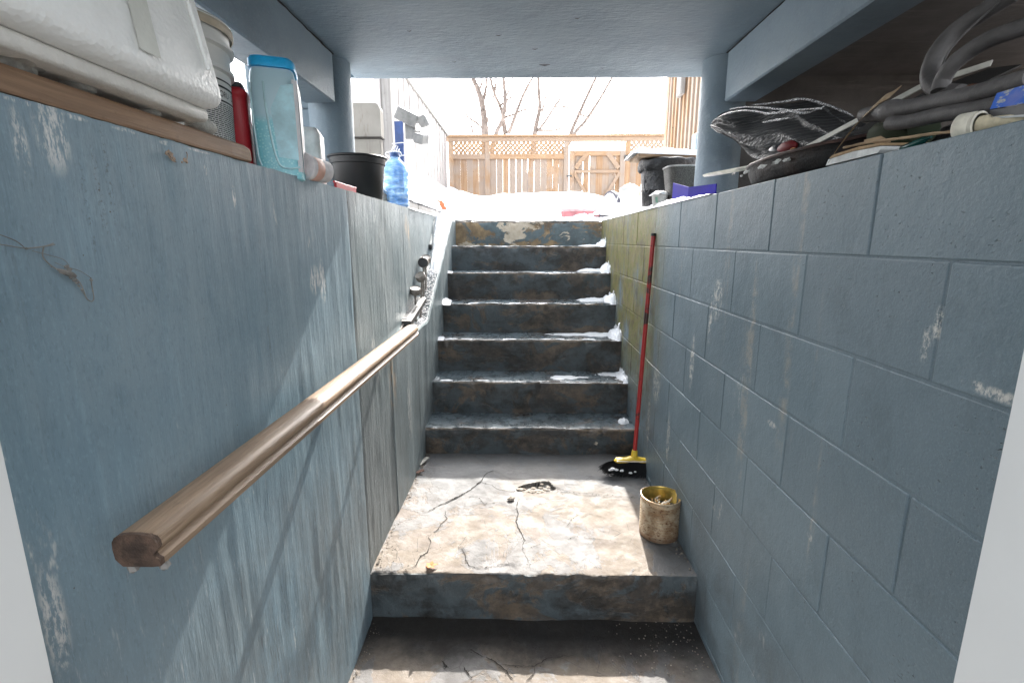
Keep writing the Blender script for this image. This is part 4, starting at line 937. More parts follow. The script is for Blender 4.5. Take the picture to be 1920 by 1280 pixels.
bm = B(); grid(bm, nn - 1, 36, nf); grid(bm, nn - 1, 6, lambda u, v: (lambda i: tp[i].lerp(Vector((1.25, tp[i].y + .1, tp[i].z - .1)), v))(min(nn - 1, int(round(u * (nn - 1)))))); ob('net_bundle', bm, M_net.m, NT, True)
M_fold_glint = Mat('fold_glint', (.30, .31, .32), .18, .1, False); M_fold_glint.col(M_fold_glint.mix(M_fold_glint.ramp(M_fold_glint.noise(220., 3, .6), .48, .6), (.10, .10, .105), (.80, .81, .83))).bump(M_fold_glint.noise(300., 3), .003)  # white highlights on the folds painted as speckled colour
for F in ([(1334, 234), (1352, 218), (1380, 209), (1410, 208), (1440, 213), (1470, 210), (1500, 206), (1540, 203)], [(1368, 205), (1400, 201), (1440, 203), (1475, 207), (1510, 212), (1545, 200)], [(1410, 197), (1460, 192), (1505, 186), (1545, 195), (1580, 208), (1600, 218)], [(1430, 230), (1450, 226), (1482, 221)]):
    bm = B(); P = spline([onX(a, b, .785 + .03 * (1 - abs(j - 3) / 4) + (.12 if F[0][0] == 1410 else .05 if F[0][0] == 1368 else 0)) for j, (a, b) in enumerate(F)], 8)
    P = [p + Vector((0, 0, .003 * nz(i * .7, F[0][0]))) for i, p in enumerate(P)]; n = len(P); tube(bm, P, [.0012 + .0032 * abs(nz(i * .33, F[0][1])) + .002 * math.sin(math.pi * i / (n - 1)) for i in range(n)], 6); ob('net_fold', bm, M_fold_glint.m, NT, True)
# charred pan
PN = thing('charred_pan', (.83, 1.5, 1.655), 'shallow charred black pan with flaking grease on the right wall top', 'pan')
M_char = Mat('charred_metal', (.03, .026, .024), .5, 0., True, .25); n = M_char.noise(22., 6, .75, (1, .45, 1)); M_char.col(M_char.mix(M_char.ramp(n, .66, .72), M_char.mix(M_char.ramp(M_char.noise(9., 5), .4, .6), (.008, .0075, .0075), (.028, .018, .015)), (.34, .35, .34))).bump(n, .006)
oc = Vector((.845, 1.50, 1.656)); ell = lambda r, z, a: (r * (1 + .03 * nz(a * 2, z * 9)), z + .004 * nz(a * 2.2, 5))
rot = Matrix(((.42, 0, 0), (0, 1, 0), (0, 0, 1)))
bm = B(); lathe(bm, [(0, .0), (.29, 0), (.315, .008), (.33, .034), (.335, .048), (.345, .054), (.340, .058), (.325, .052), (.29, .018), (0, .008)], 56, oc, rot, 0, ell); ob('pan_body', bm, M_char.m, PN, True)
bm = B(); lathe(bm, [(.335, .055), (.347, .0555), (.350, .060), (.345, .063), (.337, .061)], 56, oc, rot, 0, ell); ob('pan_rim', bm, plain('burnt_rim', (.05, .024, .018), .5, .2, .4, 40.), PN, True)
M_gf = plain('grease_flakes', (.30, .31, .30), .5, 0, .5, 50., .004)
for (a, b, r) in ((1400, 322, .012), (1430, 312, .016), (1455, 304, .014), (1390, 330, .006), (1376, 326, .008), (1475, 300, .01)):
    bm = B(); rock(bm, onX(a, b, .705), r, a, 2, (.22, 1.8, .45), .9, 2.); ob('grease_flake', bm, M_gf, PN)
st = [onX(1319, 331, .735), onX(1375, 321, .76)]; bm = B(); d = st[1] - st[0]; st[1] = st[0] + d * 2.2
blade(bm, [st[0], st[0].lerp(st[1], .12), st[1]], [.008, .018, .018], (.5, -.4, 1)); r_ = bmesh.ops.extrude_face_region(bm, geom=bm.faces[:]); bmesh.ops.translate(bm, verts=[v for v in r_['geom'] if isinstance(v, bmesh.types.BMVert)], vec=(0, 0, .005))
tag(ob('paint_stick', bm, plain('bare_white_wood', (.66, .64, .55), .7)), 'flat pale paint stirring stick poking out from under the charred pan', 'paint stick')
p = onX(1468, 282, .80); KT = thing('toy_part', p, 'small rounded red and black plastic piece lying on the charred pan', 'plastic piece')
bm = B(); g = bmesh.ops.create_uvsphere(bm, u_segments=16, v_segments=10, radius=1)
for v in g['verts']: v.co = p + Vector((v.co.x * .020, v.co.y * .046 + .042, v.co.z * .024 + .002))
ob('black_half', bm, plain('toy_black', (.02, .02, .024), .35), KT, True)
bm = B(); g = bmesh.ops.create_uvsphere(bm, u_segments=16, v_segments=10, radius=1)
for v in g['verts']: v.co = p + Vector((v.co.x * .020, v.co.y * .05 - .025, v.co.z * .019 + .003))
ob('red_half', bm, plain('toy_red', (.14, .006, .008), .6), KT, True)
bm = B(); tube(bm, [p + Vector((-.01, .07, .01)), p + Vector((-.012, .09, .004)), p + Vector((-.012, .115, -.012))], [.006, .005, .004], 6); ob('knob', bm, plain('toy_dark', (.02, .02, .025), .3), KT, True)
bm = B(); pp = onX(1487, 283, .775); rock(bm, pp, .012, 4, 2, (.7, 1.3, .7), .6); rock(bm, pp + Vector((0, .02, -.003)), .008, 9, 1, (.7, 1.6, .6), .6); tag(ob('rust_lump', bm, plain('orange_rust', (.35, .15, .05), .7, 0, .5, 80., .004)), 'orange rusty lump at the lower end of the white strip', 'rust lump')
# boards, foam strip, splinter
def slab_on(pts, X0, dx, th, nm, lab, cat, m):
    bm = B(); P = [onX(a, b, X0) for a, b in pts]; prism(bm, P, (dx, .0, 0)); return tag(ob(nm, bm, m), lab, cat)
slab_on([(1548, 311), (1645, 287), (1650, 281), (1652, 274), (1600, 284), (1553, 299)], .715, .09, .01, 'foam_offcut', 'white foam offcut lying under the tan cardboard on the right wall top', 'foam offcut', plain('foam_white', (.66, .66, .64), .7, 0, .15, 40.))
slab_on([(1555, 297), (1600, 283), (1652, 272), (1652, 268), (1610, 275), (1560, 291)], .72, .12, .01, 'cardboard_piece', 'torn tan cardboard piece on top of the white foam offcut', 'cardboard', plain('tan_cardboard', (.40, .27, .15), .85, 0, .25, 30.))
bm = B(); P = spline([onX(a, b, .728) for a, b in ((1582, 277), (1625, 268), (1660, 263), (1700, 258), (1740, 252), (1785, 247))], 5); tube(bm, P, [.0028 + .0014 * nz(i * .8) for i in range(len(P))], 6); blade(bm, [onX(1620, 264, .73), onX(1650, 263, .73), onX(1670, 266, .73)], [.004, .016, .002], (1, -.3, 0)); tag(ob('wood_splinter', bm, plain('splinter_wood', (.36, .25, .15), .85)), 'long thin splinter of wood resting along the right wall top', 'splinter')
bm = B(); c0 = onX(1690, 250, .80); lathe(bm, [(0, -.06), (.034, -.06), (.037, -.055), (.037, .055), (.033, .06), (0, .06)], 24, c0, (R(90), 0, 0), 0, lambda r, z, a: (r * (1 + .1 * nz(a * 2, z * 30)), z)); tag(ob('green_bundle', bm, Mat('dark_green_twine', (.02, .03, .012), .9).m, None, True), 'dark green roll of twine in the shadow under the hoses', 'twine roll')
gm = bpy.data.materials['dark_green_twine']
bm = B(); c0 = onX(1715, 270, .745); lathe(bm, [(0, -.03), (.005, -.03), (.0065, -.027), (.0065, .02), (.003, .026), (.003, .034), (0, .034)], 18, c0, (R(80), 0, R(6))); tag(ob('teal_bottle', bm, plain('teal_glass', (.006, .06, .05), .2), None, True), 'small teal bottle lying on the right wall top below the splinter', 'bottle')
ax = Vector((.25, 1., -.02)).normalized() * -1
w0 = onX(1800, 241, .725); WC = thing('white_cap_tube', w0, 'white plastic bottle lying with its round cap towards the stairs on the right wall top', 'bottle')
rm = (onX(1850, 233, .735) - onX(1800, 241, .725)).normalized().to_track_quat('Z', 'Y').to_matrix()
bm = B(); lathe(bm, [(0, 0), (.0205, 0), (.0225, .002), (.0225, .022), (.021, .024), (.0215, .027), (.0215, .030), (.018, .031)], 32, w0, rm, 0, lambda r, z, a: (r + (.0005 * math.sin(a * 40) if .003 < z < .021 else 0), z)); ob('cap', bm, plain('cream_cap', (.62, .58, .48), .5, 0, .15, 40.), WC, True)
bm = B(); lathe(bm, [(0, .0305), (.014, .031), (.014, .040), (.0095, .046), (.0095, .17), (0, .172)], 28, w0, rm); ob('tube_body', bm, plain('yellowed_tube', (.60, .52, .36), .5, 0, .3, 25.), WC, True)
r0 = onX(1850, 188, .80); bm = B(); lathe(bm, [(0, -.035), (.024, -.035), (.025, -.03), (.025, .028), (.0262, .03), (.0262, .033), (.0235, .034), (.022, .028), (.022, -.03)], 32, r0, (R(-75), 0, R(10))); tag(ob('rusty_can', bm, plain('brown_rust', (.10, .045, .028), .75, .2, .5, 60., .003), None, True), 'small rusty brown can lying behind the blue painted tray at the right edge', 'can')
BT = thing('blue_painted_tray', (.78, .78, 1.67), 'wooden block tray with flaking bright blue paint at the right picture edge', 'tray')
M_bp = Mat('flaking_blue_paint', (.03, .14, .55), .5, 0, True); M_bp.col(M_bp.mix(M_bp.ramp(M_bp.noise(26., 5, .75, (1, 1.2, 1.6)), .53, .60), M_bp.mix(M_bp.ramp(M_bp.noise(11., 4), .4, .6), (.03, .13, .55), (.17, .21, .52)), (.46, .45, .36)))
P = [onX(a, b, .735) for a, b in ((1853, 220), (1870, 176), (1935, 152), (1935, 208))]
bm = B(); prism(bm, [onX(1856, 205, .734), onX(1869, 175, .744), onX(1945, 152, .744), onX(1945, 190, .734)], (.004, .002, .001)); ob('blue_face', bm, M_bp.m, BT)
bm = B(); prism(bm, [onX(1852, 221, .738), onX(1857, 207, .738), onX(1945, 192, .738), onX(1945, 216, .738)], (.14, .03, 0)); ob('tray_body', bm, plain('bare_grey_tray', (.10, .095, .095), .5, 0, .3, 20.), BT)
bm = B(); blade(bm, [onX(1852, 222, .733), onX(1945, 215, .733)], .003, (1, 0, 0)); r_ = bmesh.ops.extrude_face_region(bm, geom=bm.faces[:]); bmesh.ops.translate(bm, verts=[v for v in r_['geom'] if isinstance(v, bmesh.types.BMVert)], vec=(.004, 0, 0)); ob('tray_lip', bm, plain('pale_lip', (.45, .45, .44), .5), BT)

# far end of the right wall
bt_ = Vector((.74, 2.2, 1.655)); M_ultra = plain('ultramarine_plastic', (.011, .006, .25), .5, 0, .1, spec=.05)
TRy = thing('blue_tray', bt_, 'dark blue plastic tray lying on the right wall top beside the column', 'tray')
P0, P1, P2 = onX(1262, 343, .735), onX(1291, 351, .715), onX(1342, 352, .735)
for (a, b, h) in ((P0, P1, .038), (P1, P2, .045)):
    bm = B(); n = (b - a).cross(Vector((0, 0, 1))).normalized() * -.004
    prism(bm, [Vector((a.x, a.y, 1.658)), Vector((b.x, b.y, 1.658)), Vector((b.x, b.y, b.z if h < .04 else 1.695)), a + Vector((0, 0, 0))], n); ob('tray_side', bm, M_ultra, TRy)
bm = B(); prism(bm, [Vector((P0.x, P0.y, 1.657)), Vector((P1.x, P1.y, 1.657)), Vector((P2.x, P2.y, 1.657)), Vector((P2.x + .12, P2.y + .1, 1.657)), Vector((P0.x + .1, P0.y + .05, 1.657))], (0, 0, .004)); ob('tray_floor', bm, M_ultra, TRy)
# black bin under a snow covered board
cc = Vector((.905, 3.25, 1.66)); BK = thing('black_bucket', cc, 'battered black bucket lined with a plastic bag, standing under the snow covered board', 'bucket')
M_bb = Mat('black_glossy_bag', (.02, .02, .022), .28, 0, False); M_bb.col(M_bb.mix(M_bb.ramp(M_bb.noise(9., 6, .75, (1, 1, .5)), .55, .68), (.012, .011, .012), (.075, .065, .067))).bump(M_bb.noise(16., 5, .7), .012)
KB = Matrix.Diagonal((1.16, 1.1, 1.0)); bm = B(); lathe(bm, [(0, 0), (.125, 0), (.130, .01), (.137, .12), (.141, .125), (.139, .135), (.147, .27), (.150, .275), (.13, .27), (0, .10)], 40, cc, KB, 0, lambda r, z, a: (r * (1 + .02 * nz(a * 2, z * 8)), z)); ob('bucket_body', bm, M_bb.m, BK, True)
bm = B(); lathe(bm, [(.150, .235), (.158, .25), (.163, .275), (.160, .298), (.150, .305), (.13, .30)], 48, cc, KB, 0, lambda r, z, a: (r * (1 + .05 * nz(a * 3.2, z * 20) + .02 * nz(a * 9, z * 40)), z + .012 * nz(a * 2.5, 7))); ob('bag_rim', bm, M_bb.m, BK, True)
bm = B(); tube(bm, spline([cc + Vector((-.146, -.03, .23)), cc + Vector((-.160, -.06, .16)), cc + Vector((-.15, -.08, .10)), cc + Vector((-.13, -.09, .13))], 5), .004, 6); ob('bucket_handle', bm, M_ltd, BK, True)
BD = thing('snowy_board', (.90, 3.25, 1.97), 'square plywood board covered in thick snow, laid on top of the black bucket', 'board')
bm = B(); box(bm, (.69, 3.13, 1.968), (1.075, 3.40, 1.988), (0, R(2.0), 0), .002); ob('board', bm, wood('plywood', (.40, .27, .17), (.5, .36, .24), 0, 1., .8, False), BD)
bm = B(); grid(bm, 30, 20, lambda u, v: (lambda e: Vector((.655 + .43 * u, 3.12 + .29 * v, 1.986 - .015 * (u - .5) + (.042 + .016 * nz(u * 5, v * 4) + .008 * nz(u * 14, v * 11)) * e - .004)))(min(1, 7 * min(u, 1 - u, v * 1.2, 1 - v)) ** .5)); ob('board_snow', bm, M_snow, BD, True)
# white bucket
wc2 = Vector((.815, 3.95, 1.67)); WK = thing('white_bucket', wc2, 'small white bucket with a wire handle behind the black bucket', 'bucket')
bm = B(); lathe(bm, [(0, 0), (.062, 0), (.072, .19), (.077, .192), (.077, .205), (.068, .205), (.06, .02), (0, .02)], 32, wc2); ob('bucket_body', bm, M_pail, WK, True)
bm = B(); tube(bm, spline([wc2 + Vector((-.075, -.02, .18)), wc2 + Vector((-.11, -.05, .10)), wc2 + Vector((-.135, -.06, .03)), wc2 + Vector((-.11, -.07, .02)), wc2 + Vector((-.05, -.075, .03))], 5), .005, 6); ob('bucket_handle', bm, M_pail, WK, True)
bm = B(); snow_pile(wc2.x, wc2.y, wc2.z + .2, .075, .075, .035, 2.); ob('bucket_snow', bm, M_snow, WK, True)
# mesh bin
mc = Vector((.84, 2.78, 1.66)); MBn = thing('mesh_bin', mc, 'grey tapered wire mesh waste bin against the right column', 'waste bin')
M_ms = Mat('wire_mesh', (.2, .2, .2), .6, .3, False); v = M_ms.vor(260.); M_ms.col(M_ms.mix(M_ms.ramp(v, .25, .5), (.02, .019, .017), (.12, .115, .105))).bump(v, .002)
bm = B(); sqloft(bm, mc, [(0, .058, .058, 0, 0), (.20, .084, .084, 0, 0), (.199, .080, .080, 0, 0), (.02, .055, .055, 0, 0)], 36, 0, 4.5); ob('bin_wall', bm, M_ms.m, MBn, True)
bm = B(); sqloft(bm, mc, [(.196, .083, .083, 0, 0), (.197, .087, .087, 0, 0), (.204, .087, .087, 0, 0), (.205, .081, .081, 0, 0)], 36, 0, 4.5); ob('bin_rim', bm, plain('bin_rim_metal', (.36, .35, .34), .5), MBn, True)
sc_ = Vector((.735, 2.78, 1.66)); CU = thing('paper_cup', sc_, 'small white cup capped with snow at the foot of the mesh bin', 'cup')
bm = B(); lathe(bm, [(0, 0), (.034, 0), (.043, .062), (.045, .064), (.043, .067), (0, .066)], 28, sc_); ob('cup_body', bm, plain('white_cup', (.72, .70, .66), .5), CU, True)
bm = B(); grid(bm, 1, 3, lambda u, v: sc_ + Vector((-.030 + .012 * u - .008 * v * .5, -.0355 - .0035 * v, .02 + .028 * v))); ob('cup_print', bm, plain('green_print', (.25, .45, .33), .6), CU)
bm = B(); snow_pile(sc_.x, sc_.y, sc_.z + .066, .05, .05, .022, 7.); ob('cup_snow', bm, M_snow, CU, True)
pc_ = onY(1309, 270, 3.4); bm = B(); box(bm, (pc_.x - .03, 3.35, 1.64), (pc_.x + .3, 3.45, pc_.z + .06), bev=.006); tag(ob('grey_panel', bm, M_soffit), 'blue grey upright panel just visible behind the right column', 'panel')
bm = B(); snow_pile(pc_.x - .03, 3.32, 1.80, .10, .08, .07, 3.); tag(ob('snow_heap', bm, M_snow, None, True), 'little heap of snow behind the mesh bin', 'snow heap')

# ------------------------------------------------------------------ yard
FY = 10.5
def fz(y_): return onY(960, y_, FY).z
FE = thing('wooden_fence', (-.3, FY, 1.7), 'cedar board fence with a lattice top across the back of the snowy yard', 'fence')
fx_ = lambda a: onY(a, 300, FY).x
ztop, zl0, zr0, zb = 3.535, 3.175, 3.075, 1.75
def fbox(name, x0, x1, y0, y1, z0, z1, m, par, bev=.004): bm = B(); box(bm, (x0, y0, z0), (x1, y1, z1), bev=bev); return ob(name, bm, m, par)
fbox('top_rail', fx_(838), 3.9, FY - .05, FY + .09, ztop - .04, ztop, M_cedar_h, FE); fbox('top_rail', fx_(838), 3.9, FY - .012, FY + .03, ztop - .13, ztop - .042, M_cedar_h, FE)
posts = [fx_(846), fx_(914), fx_(1062), fx_(1177)]
for x in posts + [3.6]: fbox('post', x - .05, x + .05, FY - .035, FY + .055, 1.5, ztop - .135, M_cedar, FE)
def lattice(x0, x1):
    bm = B(); h = ztop - .13 - zl0; st = .088; n = int((x1 - x0 + h) / st) + 1
    for k in range(n):
        for sg in (1, -1):
            xa = x0 - h + k * st if sg > 0 else x0 + k * st
            a = Vector((xa, FY, zl0)); b = Vector((xa + sg * h, FY, zl0 + h))
            if sg < 0: pass
            t0, t1 = 0., 1.
            for lim, up in ((x0, 0), (x1, 1)):
                d = b.x - a.x; t = (lim - a.x) / d
                if (up == 0) == (d > 0): t0 = max(t0, t)
                else: t1 = min(t1, t)
            if t1 - t0 < .05: continue
            p, q = a.lerp(b, t0), a.lerp(b, t1); p.y = q.y = FY + .006 * sg
            blade(bm, [p, q], .044, (0, 1, 0))
    r_ = bmesh.ops.extrude_face_region(bm, geom=bm.faces[:]); bmesh.ops.translate(bm, verts=[v for v in r_['geom'] if isinstance(v, bmesh.types.BMVert)], vec=(0, .005, 0))
    ob('lattice', bm, M_cedar_h, FE, False, 'stuff')
def boards(x0, x1, rail=True, lat=True, w=.128):
    if lat: lattice(x0, x1)
    fbox('rail', x0, x1, FY - .03, FY + .01, zr0, zl0, M_cedar_h, FE)
    x = x0; k = 0
    while x < x1 - .03:
        ww = min(w * random.uniform(.9, 1.05), x1 - x); g = random.choice((.001, .002, .002, .008, .013))
        pb = fbox('fence_board', x, x + ww - g, FY + .014 + random.uniform(0, .006), FY + .034, zb - .1, zr0 + .04, M_cedar, FE, 0); x += ww; k += 1
boards(posts[0] + .05, posts[1] - .05); boards(posts[1] + .05, posts[2] - .05); boards(posts[3] + .05, 3.55)
GT = thing('wooden_gate', (1.4, FY, 1.75), 'cedar gate with diagonal braces and an open gap above it in the back fence', 'gate')
g0, g1 = posts[2] + .06, posts[3] - .06; gz1 = onY(1100, 283, FY).z; gzm = onY(1100, 321, FY).z
for x in (g0, g1 - .10): fbox('gate_stile', x, x + .10, FY - .045, FY - .005, zb, gz1, M_cedar, GT)
fbox('gate_rail', g0 + .102, g1 - .102, FY - .045, FY - .005, gz1 - .10, gz1, M_cedar_h, GT); fbox('gate_rail', g0 + .102, g1 - .102, FY - .045, FY - .005, gzm - .04, gzm + .02, M_cedar_h, GT); fbox('gate_rail', g0 + .102, g1 - .102, FY - .045, FY - .005, 1.9, 2.0, M_cedar_h, GT)
def brace(a, b, w=.085):
    bm = B(); blade(bm, [a, b], w, (0, 1, 0)); r_ = bmesh.ops.extrude_face_region(bm, geom=bm.faces[:]); bmesh.ops.translate(bm, verts=[v for v in r_['geom'] if isinstance(v, bmesh.types.BMVert)], vec=(0, .03, 0)); ob('brace', bm, M_cedar_h, GT)
gm_ = (g0 + g1) / 2
brace((g0 + .12, FY - .052, gzm + .05), (g0 + .36, FY - .052, gz1 - .04)); brace((g1 - .12, FY - .052, gzm + .05), (g1 - .36, FY - .052, gz1 - .04))
brace((g0 + .10, FY - .053, gzm - .04), (gm_ - .03, FY - .053, 2.1), .06); brace((g1 - .10, FY - .053, gzm - .04), (gm_ + .03, FY - .053, 2.1), .06)
x = g0 + .02
while x < g1 - .05:
    ww = .13; fbox('gate_board', x, min(x + ww, g1) - random.choice((.002, .004, .012)), FY, FY + .02, zb, gz1 - .02, M_cedar, GT, 0); x += ww
fbox('latch', g1 - .02, g1 + .09, FY - .075, FY - .046, onY(1165, 296, FY).z - .04, onY(1165, 296, FY).z + .04, plain('latch_iron', (.10, .10, .10), .5, .5), GT)
fbox('hinge', g0 - .05, g0 + .05, FY - .06, FY - .046, onY(1060, 330, FY).z - .02, onY(1060, 330, FY).z + .01, bpy.data.materials['latch_iron'], GT)
p = onY(1166, 357, FY - .05); fbox('outlet_cover', p.x - .045, p.x + .045, FY - .06, FY - .037, p.z - .055, p.z + .055, M_white, FE)
# left white fence, running away along the yard
LF = thing('white_fence', (-1.5, 8, 1.7), 'white painted board fence running along the left side of the yard', 'fence')
y = 5.85; k = 0
while y < 10.4:
    fbox('fence_board', -1.53 - .012 * (k % 2), -1.505 - .012 * (k % 2), y, y + .148, 1.8, 3.50, M_white_board, LF, .002); y += .152; k += 1
fbox('top_cap', -1.56, -1.48, 5.84, 10.44, 3.501, 3.54, M_post, LF); fbox('rail', -1.502, -1.46, 5.84, 10.44, 2.2, 2.28, M_white_board, LF)
pp = onY(724, 200, 5.75); LP = thing('wooden_post', (pp.x, 5.75, 1.7), 'weathered square wooden post at the near end of the white fence', 'post')
bm = B(); box(bm, (pp.x - .075, 5.67, 1.6), (pp.x + .075, 5.83, 3.9), bev=.008); ob('post_shaft', bm, M_post, LP)
zc = onY(710, 300, 5.6).z
bm = B(); box(bm, (pp.x - .10, 5.645, 2.35), (pp.x - .03, 5.668, 3.8), bev=.004); ob('post_board', bm, M_white_board, LP)
# flood lights
M_fl = plain('pale_grey_lamp', (.13, .13, .125), .5); FLt = thing('flood_light', tuple(onY(775, 240, 5.55)), 'twin headed pale grey security floodlight on the white fence post', 'flood light')
def head(c, sx, sy, sz, rot):
    bm = B(); vs = box(bm, (-sx, -sy, -sz), (sx, sy, sz), bev=.012)
    m = Euler(rot).to_matrix()
    for v in vs:
        if v.co.y < 0: v.co.x *= 1.15; v.co.z *= 1.1
        v.co = Vector(c) + m @ v.co
    ob('lamp_head', bm, M_fl, FLt)
head(onY(762, 218, 5.5), .10, .06, .058, (R(25), R(22), R(20))); head(onY(790, 260, 5.45), .058, .06, .045, (R(10), R(18), R(-30))); head(onY(793, 228, 5.45), .022, .07, .052, (R(0), R(-30), R(35)))
bm = B(); c0 = onY(770, 245, 5.58); box(bm, c0 - Vector((.055, .03, .09)), c0 + Vector((.055, .03, .09)), bev=.01); tube(bm, [c0 + Vector((0, -.03, .05)), onY(778, 228, 5.5)], .02, 8); tube(bm, [c0 + Vector((.04, -.03, -.02)), onY(786, 250, 5.47)], .02, 8); tube(bm, [onY(778, 228, 5.5), onY(790, 228, 5.47)], .018, 8); ob('lamp_base', bm, M_fl, FLt)
a, b = onY(748, 228, 5.3), onY(752, 312, 5.3); bm = B(); box(bm, (a.x - .045, 5.28, b.z - .4), (a.x + .038, 5.33, a.z), bev=.004); tag(ob('blue_board', bm, plain('blue_board_paint', (.012, .035, .12), .5)), 'narrow blue board standing upright beside the white fence post', 'board')
bm = B()
for k in range(5): tube(bm, spline([onY(733 + 3 * k + (0 if j % 2 else 4), 275 + j * 12 + 4 * math.sin(k * 2 + j), 5.2) for j in range(4)], 4), .006, 5)
tube(bm, spline([onY(a_, b_, 5.2) for a_, b_ in ((735, 270), (760, 268), (768, 280), (762, 290), (748, 292))], 4), .005, 5)
tag(ob('coiled_wire', bm, plain('grey_wire', (.45, .45, .48), .5)), 'loose loops of grey wire hanging by the blue board', 'wire')
bx = onY(678, 240, 4.2); BXo = thing('weathered_box', (bx.x, 4.2, 1.65), 'stained beige storage box with rounded corners behind the black pot', 'storage box')
M_bg = Mat('stained_beige', (.4, .37, .32), .8, 0, True); M_bg.col(M_bg.mix(M_bg.ramp(M_bg.noise(1., 5, .7, (5, 5, .9)), .55, .66), M_bg.mix(M_bg.ramp(M_bg.noise(3., 4), .35, .7), (.15, .14, .12), (.195, .18, .158)), (.08, .06, .047)))
hw = (onY(712, 240, 4.2).x - onY(640, 240, 4.2).x) / 2; zt_ = onY(678, 192, 4.2).z; zm = onY(678, 258, 4.2).z
O2 = []
for (sx, cx_) in ((1, 1), (-1, -1)):
    for k in range(7):
        a_ = (math.pi / 2) * k / 6 if sx > 0 else math.pi / 2 + (math.pi / 2) * k / 6
        O2.append(Vector((bx.x + sx * (hw - .06) + .06 * math.cos(a_), 4.2, zt_ - .06 + .06 * math.sin(a_))))
bm = B(); prism(bm, [Vector((bx.x + hw, 4.2, zm + .006))] + O2 + [Vector((bx.x - hw, 4.2, zm + .006))], (0, .09, 0)); ob('box_top', bm, M_bg.m, BXo)
bm = B(); box(bm, (bx.x - hw + .01, 4.215, 1.62), (bx.x + hw - .01, 4.285, zm), bev=.01); ob('box_base', bm, M_bg.m, BXo)
bm = B(); box(bm, (bx.x - hw - .003, 4.194, zm - .004), (bx.x + hw + .003, 4.293, zm + .005)); ob('box_seam', bm, M_crack, BXo)
# timber edging on the left
TE = thing('timber_edging', (-.82, 4.2, 1.66), 'snow topped timber edging beside the head of the stairs on the left', 'timber edging')
for y0, y1 in ((2.95, 3.86), (3.875, 4.95)): fbox('timber', -.90, -.79, y0, y1, 1.66, 1.748, M_post, TE, .005)
bm = B(); grid(bm, 60, 8, lambda u, v: Vector((-.905 + .12 * v, 2.94 + 2.02 * u, 1.744 + (.03 + .012 * nz(u * 14, v * 3)) * min(1, 5 * min(v + .05, 1.05 - v)) ** .5))); ob('timber_snow', bm, M_snow, TE, True)
bm = B(); P = spline([onY(a_, b_, 5.0) for a_, b_ in ((826, 376), (829, 384), (833, 392), (834, 399))], 4); tube(bm, P, [.012, .02, .016, .026, .024, .022, .02, .026, .03, .026, .02, .016, .012], 7); tube(bm, [P[2], P[2] + Vector((-.04, 0, .02))], .008, 6); tag(ob('orange_glove', bm, plain('orange_cloth', (.75, .13, .05), .7), None, True), 'scrap of orange cloth sticking out of the snow at the top left of the stairs', 'cloth scrap')
# half buried things at the head of the stairs
a, b = onY(1054, 391, 4.85), onY(1112, 413, 4.85); RB = thing('red_crate', ((a.x + b.x) / 2, 4.95, 1.66), 'red plastic bin half buried in snow at the top of the stairs', 'bin')
bm = B(); vs = box(bm, (a.x, 4.85, 1.64), (b.x + .06, 5.1, a.z), bev=.012); ob('crate_body', bm, plain('faded_red_plastic', (.52, .20, .21), .5, 0, .25, 8.), RB)
bm = B(); box(bm, (a.x - .012, 4.838, a.z - .028), (b.x + .07, 5.112, a.z - .004), bev=.006); ob('crate_rim', bm, plain('faded_red_rim', (.62, .36, .36), .5), RB)
tc = onY(1128, 384, 5.35); TB = thing('white_tub', (tc.x, 5.35, 1.7), 'overturned white plastic tub with a black band, sunk into the snow bank', 'tub')
m_ = Vector((1, .25, .0)).normalized().to_track_quat('Z', 'Y').to_matrix(); rr = .19; cb = Vector((tc.x, 5.4, 1.72))
bm = B(); lathe(bm, [(0, -.55), (rr * .8, -.55), (rr * .85, -.5), (rr * 1.1, .06), (rr * 1.3, .09)], 40, cb, m_); ob('tub_body', bm, plain('lilac_white_plastic', (.66, .63, .68), .35), TB, True)
bm = B(); lathe(bm, [(rr * 1.30, .088), (rr * 1.42, .09), (rr * 1.42, .118), (rr * 1.30, .12)], 40, cb, m_); ob('tub_band', bm, plain('black_band', (.05, .05, .07), .4), TB, True)
bm = B(); lathe(bm, [(rr * 1.36, .1205), (rr * 1.2, .25), (rr * .85, .36), (0, .42)], 30, cb, m_, 0, lambda r, z, a: (r * (1 + .07 * nz(a * 1.5, z * 8)), z)); ob('tub_snow', bm, M_snow, TB, True)
bm = B(); snow_pile(.56, 4.80, 1.655, .17, .11, .07, 4., 16); snow_pile(.72, 4.62, 1.65, .10, .08, .035, 9., 14); snow_pile(.36, 4.80, 1.65, .10, .09, .05, 7., 16); snow_pile(.74, 5.15, 1.72, .26, .34, .13, 2., 24); ob('snow_drift', bm, M_snow, None, True, 'stuff')
# neighbouring cedar clad shed on the right
SH = thing('cedar_shed', (2.2, 6.2, 1.7), 'cedar clad side of a shed with vertical battens beyond the right column', 'shed')
x0_ = 1.9; y = 5.0; k = 0
while y < 6.95:
    w_ = .145; fbox('cladding_board', x0_, x0_ + .022, y, y + w_ - .004, 1.7, 4.0, M_cedar, SH, 0)
    fbox('batten', x0_ - .022, x0_ - .001, y - .026, y + .022, 1.7, 4.0, M_cedar_h if False else M_cedar, SH, .002); y += w_; k += 1
bm = B(); box(bm, (x0_ + .03, 5.0, 1.7), (3.4, 6.94, 3.99)); ob('shed_wall', bm, M_dark, SH)
fbox('corner_trim', x0_ - .03, x0_ + .06, 6.93, 7.05, 1.7, 4.0, M_cedar, SH)
pl = onX(1277, 163, x0_ - .05); fbox('wall_lamp', x0_ - .08, x0_ - .023, pl.y - .09, pl.y + .09, pl.z - .1, pl.z + .2, M_post, SH, .01)

